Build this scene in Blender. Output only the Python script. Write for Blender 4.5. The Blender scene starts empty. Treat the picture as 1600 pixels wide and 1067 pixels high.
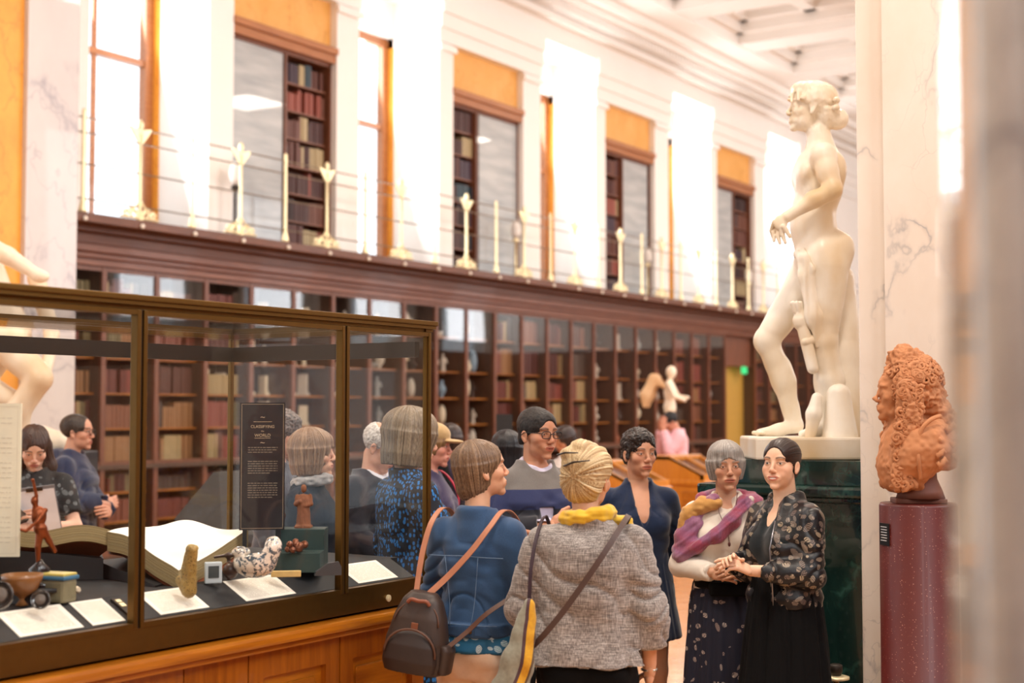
import bpy, bmesh, math, random
import numpy as np
from mathutils import Vector, Matrix, Euler, noise as mnoise
random.seed(7); rng = np.random.default_rng(7)
S = bpy.context.scene; COL = S.collection
pi = math.pi
# ---------------------------------------------------------------- camera, world, light
FPX = 2222.2; YAW = math.atan(1445/FPX); PIT = math.atan(110.5/FPX); CH = 1.75
cd = bpy.data.cameras.new('camera'); cam = bpy.data.objects.new('camera', cd); COL.objects.link(cam)
cd.sensor_width = 36; cd.lens = 50.0; cd.clip_end = 200
cam.location = (0, 0, CH); cam.rotation_euler = (pi/2+PIT, 0, YAW-pi/2)
cd.dof.use_dof = True; cd.dof.focus_distance = 6.0; cd.dof.aperture_fstop = 2.0
S.camera = cam
S.view_settings.view_transform = 'Standard'; S.view_settings.look = 'None'
S.view_settings.exposure = 0.0; S.view_settings.gamma = 1.0; S.view_settings.use_curve_mapping = False
w = bpy.data.worlds.new('sky'); S.world = w; w.use_nodes = True
bg = w.node_tree.nodes['Background']; bg.inputs[0].default_value = (0.86, 0.94, 1.0, 1); bg.inputs[1].default_value = 2.0
S.cycles.use_denoising = True; S.cycles.max_bounces = 8; S.cycles.transparent_max_bounces = 24
S.cycles.sample_clamp_indirect = 6.0; S.cycles.caustics_reflective = False; S.cycles.caustics_refractive = False
def area(name, loc, size, power, color, direction):
    l = bpy.data.lights.new(name, 'AREA'); l.shape = 'RECTANGLE'; l.size, l.size_y = size
    l.energy = power; l.color = color
    o = bpy.data.objects.new(name, l); COL.objects.link(o); o.location = loc
    o.rotation_euler = Vector(direction).to_track_quat('-Z', 'Y').to_euler(); return o
# warm fill lights added under the ceiling, without visible fittings
for i, (lx, ly) in enumerate([(3, 1.2), (3, 7.5), (9.5, 4.5), (16, 4.5), (23, 4.5), (29, 6)]):
    area('ceiling_fill', (lx, ly, 8.6), (1.2, 1.2), 330, (1.0, 0.89, 0.77), (0, 0, -1))
# daylight entering through the windows on the far wall and on the near wall
WBAY = [10.38, 15.34, 20.30, 25.26, 30.22, 35.2]
for x in WBAY[:5]:
    area('window_daylight', (x+1.6, 14.0, 6.2), (1.7, 3.6), 190, (0.93, 0.96, 1.0), (0, -1, 0.3))
for x in (-4.4, 0.55, 5.5, 10.4, 15.3, 20.3, 25.3, 30.2, 35.1, 40.1):
    area('window_daylight', (x+1.6, -2.95, 6.2), (2.3, 3.8), 225, (0.96, 0.97, 1.0), (0, 1, 0.05))

# ---------------------------------------------------------------- placement helpers
Fd = Vector((math.cos(YAW), math.sin(YAW), 0)); Rd = Vector((math.sin(YAW), -math.cos(YAW), 0))
def at(px, py, d):
    """point seen at photograph position (px, py) at horizontal distance d along the view"""
    u = (px-800)/FPX; v = -(py-533.5)/FPX
    fx = math.cos(PIT)-v*math.sin(PIT); z = math.sin(PIT)+v*math.cos(PIT); k = d/fx
    return Fd*d + Rd*(u*k) + Vector((0, 0, CH+z*k))
def flo(px, d, z=0.0):
    p = at(px, 533.5, d); return Vector((p.x, p.y, z))
def heading(t):
    """rotation about z so that local +Y faces: 0 camera, 90 image right, 180 away, -90 image left"""
    t = math.radians(t); v = -Fd*math.cos(t)+Rd*math.sin(t); return math.atan2(v.y, v.x)-pi/2

# ---------------------------------------------------------------- materials
def lin(c):
    if isinstance(c, str):
        c = c.lstrip('#'); c = [int(c[i:i+2], 16)/255 for i in (0, 2, 4)]
        c = [x/12.92 if x <= .04045 else ((x+.055)/1.055)**2.4 for x in c]
    return (c[0], c[1], c[2], 1)
class NT:
    def __init__(s, name):
        s.m = bpy.data.materials.new(name); s.m.use_nodes = True; s.t = s.m.node_tree
        s.b = s.t.nodes['Principled BSDF']; s.out = s.t.nodes['Material Output']
    def n(s, typ, **kw):
        nd = s.t.nodes.new('ShaderNode'+typ)
        for k, v in kw.items():
            if k.startswith('_'): setattr(nd, k[1:], v)
            else:
                key = int(k[1:]) if k[0] == 'i' and k[1:].isdigit() else k.replace('__', ' ')
                if isinstance(v, bpy.types.NodeSocket): s.t.links.new(v, nd.inputs[key])
                else: nd.inputs[key].default_value = v
        return nd
    def l(s, a, b): s.t.links.new(a, b)
    def coord(s, scale=(1, 1, 1), rot=(0, 0, 0), out='Object'):
        tc = s.n('TexCoord'); mp = s.n('Mapping'); s.l(tc.outputs[out], mp.inputs[0])
        mp.inputs['Scale'].default_value = scale; mp.inputs['Rotation'].default_value = rot; return mp.outputs[0]
    def noise(s, vec, scale=5, detail=3, rough=.5, dist=0):
        return s.n('TexNoise', Vector=vec, Scale=scale, Detail=detail, Roughness=rough, Distortion=dist).outputs[0]
    def ramp(s, fac, stops):
        r = s.n('ValToRGB'); s.l(fac, r.inputs[0]); e = r.color_ramp.elements
        while len(e) < len(stops): e.new(.5)
        for el, (p, c) in zip(e, stops): el.position = p; el.color = lin(c) if not isinstance(c, (int, float)) else (c, c, c, 1)
        return r.outputs[0]
    def mix(s, fac, a, b, mode='MIX'):
        m = s.n('Mix', _data_type='RGBA', _blend_type=mode)
        for v, i in ((fac, 0), (a, 6), (b, 7)):
            if isinstance(v, bpy.types.NodeSocket): s.l(v, m.inputs[i])
            else: m.inputs[i].default_value = v if i == 0 else lin(v)
        return m.outputs[2]
    def bump(s, h, strength=.3, dist=.01):
        b = s.n('Bump', Height=h, Strength=strength, Distance=dist); s.l(b.outputs[0], s.b.inputs['Normal'])
    def setc(s, c):
        if isinstance(c, bpy.types.NodeSocket): s.l(c, s.b.inputs['Base Color'])
        else: s.b.inputs['Base Color'].default_value = lin(c)
    def p(s, rough=.5, metal=0, coat=0, spec=None, sheen=0, sss=0):
        s.b.inputs['Roughness'].default_value = rough; s.b.inputs['Metallic'].default_value = metal
        s.b.inputs['Coat Weight'].default_value = coat; s.b.inputs['Sheen Weight'].default_value = sheen
        if spec is not None: s.b.inputs['Specular IOR Level'].default_value = spec
        if sss: s.b.inputs['Subsurface Weight'].default_value = sss; s.b.inputs['Subsurface Scale'].default_value = .01
        return s.m
def plain(name, c, rough=.5, metal=0, var=.12, scale=12, bump=0, **kw):
    t = NT(name); v = t.coord()
    n = t.noise(v, scale, 4)
    c0 = lin(c); a = [x*(1-var) for x in c0[:3]]; b = [min(1, x*(1+var)) for x in c0[:3]]
    t.setc(t.mix(n, a, b))
    if bump: t.bump(n, bump, .005)
    return t.p(rough, metal, **kw)
def wood(name, dark, light, rough=.35, axis=0, coat=.3, scale=1.0):
    t = NT(name); sc = [14*scale]*3; sc[axis] = 1.1*scale
    v = t.coord(tuple(sc)); n = t.noise(v, 2.2, 5, .6, .6); t.setc(t.ramp(n, [(.25, dark), (.72, light)]))
    t.bump(n, .08, .003); return t.p(rough, 0, coat)
def marble(name, base, second, vein, rough=.25, scale=1.0, vw=.018, coat=.2, spec=None):
    t = NT(name); v = t.coord((scale, scale, scale*.7)); n1 = t.noise(v, 1.3, 6, .6)
    wv = t.n('VectorMath', _operation='SCALE', i0=t.n('TexNoise', Vector=v, Scale=1.7, Detail=5).outputs[1], Scale=1.3)
    ad = t.n('VectorMath', _operation='ADD', i0=v, i1=wv.outputs[0])
    vo = t.n('TexVoronoi', _feature='DISTANCE_TO_EDGE', Vector=ad.outputs[0], Scale=1.0).outputs[0]
    vo2 = t.n('TexVoronoi', _feature='DISTANCE_TO_EDGE', Vector=ad.outputs[0], Scale=3.1).outputs[0]
    r1 = t.ramp(vo, [(0, 0.0), (vw, .75), (vw*3, 1.0)]); r2 = t.ramp(vo2, [(0, .55), (vw*1.2, 1.0)])
    msk = t.ramp(t.noise(v, 2.4, 3), [(.40, 1.0), (.6, 0.0)])
    veins = t.mix(msk, r1, (1, 1, 1)); veins = t.mix(1.0, veins, t.mix(t.ramp(t.noise(v, 1.1, 2), [(.45, 0.0), (.6, 1.0)]), (1, 1, 1), r2), 'MULTIPLY')
    body = t.mix(t.ramp(n1, [(.35, 0.0), (.7, 1.0)]), base, second)
    t.setc(t.mix(veins, vein, body)); return t.p(rough, 0, coat, spec)
def speck(name, base, dot, dens=90, thr=.2, rough=.2, coat=.6):
    t = NT(name); v = t.coord(); vo = t.n('TexVoronoi', Vector=v, Scale=dens)
    rnd = t.n('SeparateColor', i0=vo.outputs['Color']).outputs[0]
    m = t.n('Math', _operation='MULTIPLY', i0=t.ramp(vo.outputs[0], [(thr, 1.0), (thr+.08, 0.0)]), i1=t.ramp(rnd, [(.72, 0.0), (.78, 1.0)])).outputs[0]
    t.setc(t.mix(m, t.mix(t.noise(v, 6, 5), [x*.7 for x in lin(base)[:3]], base), dot)); return t.p(rough, 0, coat)
def glass(name, tint=(1, 1, 1), refl=1.0, ior=1.5):
    t = NT(name); t.t.nodes.remove(t.b)
    tr = t.n('BsdfTransparent', Color=(*tint, 1)); gl = t.n('BsdfGlossy', Roughness=0.02)
    ge = t.n('NewGeometry'); io = t.n('MapRange', i0=ge.outputs['Backfacing'], i3=ior, i4=1/ior)   # same reflectance on both faces of a thin pane
    fr = t.n('Fresnel', IOR=io.outputs[0]); m = t.n('Math', _operation='MULTIPLY', i0=fr.outputs[0], i1=refl)
    mx = t.n('MixShader', i0=m.outputs[0], i1=tr.outputs[0], i2=gl.outputs[0]); t.l(mx.outputs[0], t.out.inputs[0]); return t.m
def emit(name, c, s):
    t = NT(name); t.setc('#000000'); t.b.inputs['Emission Color'].default_value = lin(c); t.b.inputs['Emission Strength'].default_value = s; return t.p(.5)
MT = {}
MT['white'] = plain('white_plaster', '#f1ebe4', .6, var=.03, scale=2)
MT['whitemarble'] = marble('white_marble', '#cfc7c3', '#c2bab8', '#968e96', .35, .6)
MT['pier'] = marble('veined_marble', '#e6dacd', '#dccab8', '#a8a09c', .3, 1.3, .012)
MT['nearmarble'] = marble('polished_grey_marble', '#cfc9c0', '#aaa298', '#8a8684', .14, 3.0, .04, 1.0, 1.0)
MT['orange2'] = marble('pale_orange_scagliola', '#e8ae60', '#dfa04c', '#cf9040', .5, 2.2, .02, .05)
MT['orange'] = marble('orange_scagliola', '#e9a33a', '#dc9030', '#c98028', .45, 2.2, .02, .1)
MT['mahog'] = wood('mahogany', '#6a402e', '#8f5b42', .42, 0, .05)
MT['mahogv'] = wood('mahogany_upright', '#552f1f', '#834f35', .42, 2, .05)
MT['darkwood'] = wood('dark_case_wood', '#3c281c', '#5c4331', .5, 2)
MT['lightwood'] = wood('orange_oak', '#8a4a12', '#bf7826', .35, 0, .3)
MT['oak'] = wood('golden_oak', '#8a4a0c', '#b86f14', .3, 0, .3)
MT['oakv'] = wood('golden_oak_upright', '#7a3c08', '#a85d10', .3, 2, .3)
MT['lintel'] = wood('lintel_wood', '#93552c', '#b37443', .35, 0)
MT['desk'] = wood('honey_desk_wood', '#b26a1c', '#d18a32', .35, 2)
MT['gilt'] = plain('gilt_metal', '#f6e6bb', .42, .55, .05)
MT['bronze'] = plain('brass_bronze', '#66491f', .40, .85, .12, 30)
MT['bronzedark'] = plain('dark_bronze', '#2c2016', .5, .4, .1)
MT['rod'] = plain('steel_rod', '#8e8476', .4, .9)
MT['glass'] = glass('case_glass', (.98, .98, .98), .9)
MT['vglass'] = glass('vitrine_glass', (.98, .985, .98), .38)
MT['black'] = plain('black_cloth', '#101013', .6, 0, .1)
MT['softblack'] = plain('soft_black_board', '#1b1a1c', .7, 0, .1)
MT['paper'] = plain('cream_paper', '#efe6d8', .8, 0, .03)
MT['green'] = marble('green_marble', '#16302b', '#0d201d', '#31564d', .16, 3.5, .05, .8)
MT['porph'] = speck('red_porphyry', '#5c160f', '#a87464', 130, .16, .45, .05)
MT['terra'] = plain('terracotta', '#b97c52', .85, 0, .28, 22, bump=.4)
MT['statue'] = None

# ---------------------------------------------------------------- mesh builder
class MB:
    def __init__(s): s.bm = bmesh.new(); s.mi = 0
    def _tag(s, fs):
        for f in fs: f.material_index = s.mi
    def box(s, x0, x1, y0, y1, z0, z1, bev=0):
        v = [s.bm.verts.new(p) for p in ((x0,y0,z0),(x1,y0,z0),(x1,y1,z0),(x0,y1,z0),(x0,y0,z1),(x1,y0,z1),(x1,y1,z1),(x0,y1,z1))]
        fs = [s.bm.faces.new([v[i] for i in q]) for q in ((3,2,1,0),(4,5,6,7),(0,1,5,4),(1,2,6,5),(2,3,7,6),(3,0,4,7))]
        s._tag(fs)
        if bev:
            es = list({e for f in fs for e in f.edges})
            r = bmesh.ops.bevel(s.bm, geom=es, offset=bev, segments=2, affect='EDGES', profile=.6); s._tag(r['faces'])
        return s
    def obox(s, M, hx, hy, hz, bev=0):
        n0 = set(s.bm.verts); s.box(-hx, hx, -hy, hy, -hz, hz, bev)
        bmesh.ops.transform(s.bm, matrix=M, verts=[v for v in s.bm.verts if v not in n0]); return s
    def tube(s, pts, r, seg=8, cap=True, flat=1.0):
        pts = [Vector(p) for p in pts]; n = len(pts); rs = r if isinstance(r, (list, tuple)) else [r]*n
        rings = []; prev = None
        for i, p in enumerate(pts):
            t = (pts[min(i+1, n-1)]-pts[max(i-1, 0)]).normalized()
            if prev is None: a = t.orthogonal().normalized() if abs(t.z) > .9 else Vector((0, 0, 1)).cross(t).normalized()
            else: a = (prev-t*prev.dot(t)).normalized()
            prev = a; b = t.cross(a)
            rings.append([s.bm.verts.new(p+(a*math.cos(q)*rs[i]+b*math.sin(q)*rs[i]*flat)) for q in (2*pi*k/seg for k in range(seg))])
        fs = []
        for i in range(n-1):
            for k in range(seg): fs.append(s.bm.faces.new((rings[i][k], rings[i][(k+1)%seg], rings[i+1][(k+1)%seg], rings[i+1][k])))
        if cap: fs += [s.bm.faces.new(rings[0][::-1]), s.bm.faces.new(rings[-1])]
        s._tag(fs); return s
    def lathe(s, prof, c=(0, 0, 0), seg=24, M=None):
        c = Vector(c); rings = []
        for r, z in prof:
            ring = []
            for k in range(seg):
                q = 2*pi*k/seg; p = Vector((r*math.cos(q), r*math.sin(q), z))
                ring.append(s.bm.verts.new(c+(M @ p if M else p)))
            rings.append(ring)
        fs = []
        for i in range(len(rings)-1):
            for k in range(seg): fs.append(s.bm.faces.new((rings[i][k], rings[i][(k+1)%seg], rings[i+1][(k+1)%seg], rings[i+1][k])))
        fs += [s.bm.faces.new(rings[0][::-1]), s.bm.faces.new(rings[-1])]; s._tag(fs); return s
    def prism(s, pts, vec):
        vec = Vector(vec); a = [s.bm.verts.new(p) for p in pts]; b = [s.bm.verts.new(Vector(p)+vec) for p in pts]; n = len(pts)
        fs = [s.bm.faces.new(a[::-1]), s.bm.faces.new(b)]+[s.bm.faces.new((a[i], a[(i+1)%n], b[(i+1)%n], b[i])) for i in range(n)]
        s._tag(fs); return s
    def ball(s, c, r, M=None, seg=12):
        r = (r, r, r) if isinstance(r, (int, float)) else r
        mm = Matrix.Translation(c) @ (M.to_4x4() if M else Matrix.Identity(4)) @ Matrix.Diagonal((*r, 1))
        q = bmesh.ops.create_uvsphere(s.bm, u_segments=seg, v_segments=seg*2//3, radius=1, matrix=mm)
        s._tag({f for v in q['verts'] for f in v.link_faces}); return s
    def sheet(s, rows):
        g = [[s.bm.verts.new(p) for p in r] for r in rows]; fs = []
        for i in range(len(g)-1):
            for j in range(len(g[0])-1): fs.append(s.bm.faces.new((g[i][j], g[i+1][j], g[i+1][j+1], g[i][j+1])))
        s._tag(fs); return s
    def build(s, name, mats, parent=None, smooth=False, loc=None):
        bmesh.ops.recalc_face_normals(s.bm, faces=s.bm.faces)
        me = bpy.data.meshes.new(name); s.bm.to_mesh(me); s.bm.free()
        for m in (mats if isinstance(mats, (list, tuple)) else [mats]): me.materials.append(m)
        if smooth:
            me.shade_smooth() if smooth is True else me.shade_smooth()
        o = bpy.data.objects.new(name, me); COL.objects.link(o)
        if parent: o.parent = parent
        if loc is not None: o.location = loc
        return o
def tag(o, label=None, cat=None, group=None, kind=None):
    if label: o['label'] = label
    if cat: o['category'] = cat
    if group: o['group'] = group
    if kind: o['kind'] = kind
    return o
def thing(name, label, cat, loc=(0, 0, 0), rz=0, group=None):
    o = bpy.data.objects.new(name, None); COL.objects.link(o); o.location = loc; o.rotation_euler = (0, 0, rz)
    o.empty_display_size = .1; return tag(o, label, cat, group)
def struct(name, mb, m, **kw): return tag(mb.build(name, m, **kw), kind='structure')
def dup(o, parent=None, label=None, loc=None, group=None):
    c = o.copy(); COL.objects.link(c)
    if parent: c.parent = parent
    if label: c['label'] = label
    if group: c['group'] = group
    if loc is not None: c.location = loc
    for ch in [x for x in kids.get(o.name, [])] if False else list(o.children): dup(ch, c)
    return c
# ================================================================ the room
WY = 13.1          # upper far wall and lower bookcase front
P = .827           # pitch of bookcase doors
def tfloor():
    t = NT('parquet'); v = t.coord((1, 1, 1), (0, 0, .785))
    b = t.n('TexBrick', Vector=v, Scale=1.0, Color1=lin('#c4946a'), Color2=lin('#d8ae86'), Mortar=lin('#93694a'), Mortar__Size=.004)
    b.inputs['Brick Width'].default_value = .5; b.inputs['Row Height'].default_value = .09
    t.setc(t.mix(t.noise(t.coord((1, 6, 1)), 5, 4), b.outputs[0], '#d3a680')); 
    return t.p(.22, 0, .5)
struct('floor', MB().box(-9, 44, -3.6, 14.8, -.1, 0), tfloor())
# far wall: pilasters, recesses with windows, panels
wl = MB(); ZT = 8.35
BAYS = [(13.46, 15.54), (18.42, 20.5), (23.4, 25.42), (28.38, 30.42), (33.3, 35.4)]
REC = [(11.08, 13.02), (16.04, 18.03), (21.06, 23.0), (26.04, 28.04), (31.0, 33.0)]
solid = [(13.02, 16.04), (18.03, 21.06), (23.0, 26.04), (28.04, 31.0), (33.0, 44)]
for k, (a, b) in enumerate(solid):
    bay = BAYS[k]
    wl.box(a, bay[0], WY, 14.35, 3.96, ZT-.72); wl.box(bay[1], b, WY, 14.35, 3.96, ZT-.72)      # pilasters
    wl.box(bay[0], bay[1], WY+.55, 14.35, 3.96, ZT-.72)
    wl.box(a-.03, bay[0]+.03, WY-.06, WY, ZT-.86, ZT-.76); wl.box(bay[1]-.03, b+.03, WY-.06, WY, ZT-.86, ZT-.76)
    wl.box(a-.02, b+.02, WY-.03, 14.35, ZT-.72, ZT-.5); wl.box(a-.02, b+.02, WY-.07, 14.35, ZT-.5, ZT-.26); wl.box(a-.02, b+.02, WY-.11, 14.35, ZT-.26, ZT+.02)
wl.box(5, 11.08, WY, 14.35, 3.9, 9.6)
wl.box(11.08, 44, WY+.001, 14.35, ZT, 9.6)
wl.box(5, 44, WY-.04, WY+.001, ZT, ZT+.32)
struct('wall_far', wl, MT['white'])
wb = MB(); wb.box(5, 44, 13.75, 14.3, 0, 3.96); struct('wall_far_lower', wb, MT['darkwood'])
c = MB(); c.box(9.6, 44, 12.86, WY-.03, ZT+.32, ZT+.44); c.box(9.6, 44, 12.55, WY-.03, ZT+.58, ZT+.7); c.box(9.6, 44, 12.35, WY-.03, ZT+.7, ZT+.86)
for i in range(260): x = 9.8+i*.13; c.box(x, x+.075, 12.62, 12.86, ZT+.44, ZT+.58)
struct('trim_1', c, MT['white'])
# ceiling with coffers
cl = MB(); CZ = ZT+.86
cl.box(-9, 44, -3.6, 14.4, CZ+.75, CZ+.85)
for y0, y1 in ((11.75, 12.6), (7.6, 8.5), (3.3, 4.2), (-1.2, -.3), (-3.6, -2.6)): cl.box(-9, 44, y0, y1, CZ, CZ+.76)
for i in range(18):
    x = -8.6+i*2.48*1.18; cl.box(x, x+.75, -3.6, 12.6, CZ+.02, CZ+.76)
for i in range(18):
    x = -8.6+i*2.48*1.18
    for y0 in (8.5, 4.2, -.3):
        y1 = y0+3.25; xa, xb = x+.75, x+2.926
        for q, (e, zz) in enumerate(((.14, .22), (.3, .42))):
            cl.box(xa, xa+e, y0, y1, CZ+zz, CZ+.76); cl.box(xb-e, xb, y0, y1, CZ+zz, CZ+.76)
            cl.box(xa, xb, y0, y0+e, CZ+zz, CZ+.76); cl.box(xa, xb, y1-e, y1, CZ+zz, CZ+.76)
        cl.box(xa, xb, y0+1.5, y0+1.75, CZ+.42, CZ+.76); cl.box(xa+.98, xa+1.2, y0, y1, CZ+.42, CZ+.76)
struct('ceiling', cl, MT['white'])
# near (opposite) wall, behind the camera: same order of windows and panels
wn = MB(); YN = -3.0
for x in (-4.4, .55, 5.5, 10.4, 15.3, 20.3, 25.3, 30.2, 35.1, 40.1):
    wn.box(x-1.66, x+.35, YN-.5, YN, 3.9, 9.6); wn.box(x+2.95, x+3.3, YN-.5, YN, 3.9, 9.6)
    wn.box(x+.35, x+2.95, YN-.5, YN, 8.4, 9.6)
struct('wall_near', wn, MT['white']); struct('wall_back', MB().box(-9.3, -9, -3.6, 14.4, 0, 9.9), plain('back_wall', '#d4cbc0', .7))
wn = MB(); wn.box(-9, 48, YN-.5, YN+.3, 0, 3.9); struct('wall_near_lower', wn, MT['mahogv'])
wn = MB()
for x in (-4.4, .55, 5.5, 10.4, 15.3, 20.3, 25.3, 30.2, 35.1, 40.1): wn.box(x-1.2, x+.1, YN, YN+.03, 4.2, 6.6)
struct('trim_2', wn, MT['darkwood'])
wn = MB()
for x in (-4.4, .55, 5.5, 10.4, 15.3, 20.3, 25.3, 30.2, 35.1, 40.1): wn.box(x-1.2, x+.1, YN, YN+.03, 6.6, 8.1)
struct('trim_3', wn, MT['orange'])
struct('wall_right', MB().box(43.4, 44, -3.6, 14.4, 3.9, 9.6), MT['white']); struct('wall_right_lower', MB().box(43.3, 44, -3.6, 14.4, 0, 3.9), MT['mahogv'])
# windows in the recesses
pane = glass('window_glass', (1, 1, 1), .6)
for i, (a, b) in enumerate(REC):
    f = MB(); yb = 14.12
    f.box(a, a+.12, yb, yb+.1, 3.96, 7.75); f.box(b-.16, b-.02, yb-.02, yb+.1, 3.96, 7.75)
    f.box(a, b, yb, yb+.1, 7.65, 7.8); f.box(a, b, yb, yb+.1, 6.28, 6.36); f.box((a+b)/2-.03, (a+b)/2+.03, yb+.02, yb+.06, 3.96, 7.7)
    o = struct('window_%d' % (i+1), f, MT['lintel'])
    o2 = MB().box(a+.12, b-.13, yb+.03, yb+.035, 3.96, 7.65).build('window_pane', pane, o)
    MB().box(b-.02, b+.01, yb-.12, yb-.02, 3.96, 7.8).build('window_shutter', MT['orange'], o)
    rv = MB(); rv.box(a-.02, b+.02, WY+.9, 14.3, 7.78, ZT)
    struct('trim_%d' % (10+i), rv, MT['white'])
# left pier: orange scagliola and marble pilaster
struct('wall_left', MB().box(4.5, 8.96, 11.5, 12.3, 0, CZ+.1), MT['orange'])
struct('trim_20', MB().box(8.93, 9.56, 11.44, 12.3, 0, CZ+.1, .01), MT['whitemarble'])
# orange panels, lintels, upper bookcases
GREY = [(0, .53), (.42, 1), (.44, .96), (0, .52), (0, .5)]
BOOKU = [(.55, .97), (.03, .38), (.03, .41), (.54, .97), (.5, 1)]
tb = NT('grey_painted_reflection'); vv = tb.coord((1, 1, 6)); tb.setc(tb.ramp(tb.noise(vv, 1.2, 3), [(.3, '#96999b'), (.7, '#b9bab8')])); BL = tb.p(.35, 0, .3)  # streaked grey painted as a reflection of the opposite windows
WHICH = ['beside the first window', 'second along, above the denim jacket', 'third along', 'fourth along near the statue', 'last']
shelf_slots = []   # (x0, x1, z, clear height, y front, tone set, size weight)
UB = [4.05, 4.42, 4.8, 5.16, 5.5, 5.84, 6.14, 6.4]
UB = [4.0+.385*i for i in range(7)]
for i, (a, b) in enumerate(BAYS):
    struct('trim_%d' % (30+i), MB().box(a, b, WY+.12, WY+.5, 6.93, ZT-.72), MT['orange2'])
    li = MB(); li.box(a-.005, b+.005, WY+.02, WY+.5, 6.74, 6.86); li.box(a-.005, b+.005, WY-.03, WY+.5, 6.86, 6.95)
    struct('trim_%d' % (40+i), li, MT['lintel'])
    t = thing('upper_bookcase', 'tall upper gallery bookcase with painted reflection and red books, '+WHICH[i], 'bookcase', (a, WY+.1, 3.97), 0, 'upper gallery bookcases')
    W_ = b-a; cs = MB(); cs.box(0, .03, 0, .4, 0, 2.77); cs.box(W_-.03, W_, 0, .4, 0, 2.77); cs.box(0, W_, .38, .42, 0, 2.77); cs.box(0, W_, 0, .4, 2.72, 2.77)
    g0, g1 = GREY[i]; b0, b1 = BOOKU[i]
    m0 = min(b1, g1)*W_; cs.box(m0-.01, m0+.03, -.01, .4, 0, 2.75)
    cs.build('carcass', MT['mahogv'], t)
    MB().box(g0*W_+.03, g1*W_-.02, .02, .04, .02, 2.72).build('reflection_panel', BL, t)  # added panel carrying the painted reflection
    for z in UB: MB().box(b0*W_, b1*W_, .06, .38, z-3.97, z-3.97+.02).build('shelf', MT['mahog'], t)
    for z in UB: shelf_slots.append((a+b0*W_+.01, a+b1*W_-.01, z+.02, .36, WY+.16, 'u', 1))
# balcony
BY = 12.48
d = MB(); d.box(9.5, 44, BY, WY+1.0, 3.9, 3.96); d.box(9.5, 44, BY-.03, BY+.12, 3.86, 3.93); d.box(9.5, 44, BY+.22, WY+.6, 3.8, 3.9)
d.box(9.5, 44, BY+.36, WY+.5, 3.68, 3.8); 
struct('trim_50', d, wood('balcony_wood', '#54301f', '#74462f', .5, 0, .03))
d = MB()
d.box(9.5, 44, WY-.22, WY+.5, 3.60, 3.68); d.box(9.5, 44, WY-.13, WY+.5, 3.54, 3.6); d.box(9.5, 44, WY-.06, WY+.5, 3.46, 3.54)
struct('trim_51', d, MT['mahog'])
# railing: rods, plain posts, ornate posts
rl = thing('balcony_railing', 'gilt balcony railing with four thin rods along the upper gallery', 'railing', (9.6, BY+.06, 3.96))
for z in (1.07, .90, .55, .16): MB().tube([(0, 0, z), (32, 0, z)], .009, 6).build('rod', MT['rod'], rl)
def ornate_post():
    o = MB().lathe([(.045, 0), (.045, .02), (.022, .05), (.02, .5), (.022, .98), (.034, 1.0), (.03, 1.03), (.02, 1.06), (.034, 1.1), (.034, 1.14), (.015, 1.18)], seg=12).build('ornate_post', MT['gilt'], None, True)
    cp = MB()
    for sx in (-1, 1):
        cp.prism([(sx*.01, -.012, .88), (sx*.05, -.012, .93), (sx*.16, -.012, 1.07), (sx*.15, -.012, 1.09), (sx*.01, -.012, 1.06)], (0, .024, 0))
    cp.build('palmette_capital', MT['gilt'], o)
    sc = MB()
    for sx in (-1, 1):
        for (cx, r0) in ((.09, .06), (.2, .045)):
            pts = [(sx*(cx+r0*(1-k/20*.6)*math.cos(k*.5)), 0, .075+r0*(1-k/20*.6)*math.sin(k*.5)) for k in range(20)]
            sc.tube(pts, .013, 6)
        sc.tube([(sx*.03, 0, .03), (sx*.28, 0, .03)], .016, 6); sc.tube([(sx*.02, 0, .22), (sx*.08, 0, .15), (sx*.16, 0, .13)], .014, 6)
    sc.build('scroll_base', MT['gilt'], o); return o
def plain_post():
    o = MB().lathe([(.05, 0), (.05, .03), (.035, .1), (.022, .16), (.022, 1.05), (.028, 1.08), (.02, 1.11), (.026, 1.14), (.01, 1.17)], seg=12).build('plain_post', MT['gilt'], None, True)
    return o
op, pp = ornate_post(), plain_post()
for i in range(26):
    src = (op if i % 2 else pp); o = src if i < 2 else dup(src)
    o.parent = rl; o.location = (10.55+i*P-9.6, 0, 0)
sub = op
STUDS = []
bd = MB().ball((0, 0, 0), .028, seg=10).build('balcony_stud', MT['paper'])
tag(bd, 'small pale stud on the underside of the balcony edge', 'stud', 'studs under the balcony edge')
for i in range(26):
    o = bd if i == 0 else dup(bd); o.location = (10.5+i*P, BY-.045, 3.885); STUDS.append(o)
# gallery lamps behind the railing
for k, lx in enumerate((13.3, 19.95, 24.7, 29.6)):
    t = thing('gallery_lamp', ['frosted lamp on dark stem beside the first upper bookcase', 'white gallery lamp on stand before the second upper bookcase', 'white gallery lamp on stand before the third upper bookcase', 'small gallery lamp on stand before the fourth upper bookcase'][k], 'lamp', (lx, 12.9, 3.97))
    MB().lathe([(.08, 0), (.07, .03), (.018, .06), (.016, .62), (.06, .66), (.03, .7)], seg=12).build('stem', MT['bronzedark'] if k == 0 else MT['gilt'], t, True)
    MB().lathe([(.03, .7), (.075, .76), (.085, .86), (.05, .98), (.02, 1.0)], seg=14).build('lamp_shade', MT['white'], t, True)
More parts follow.
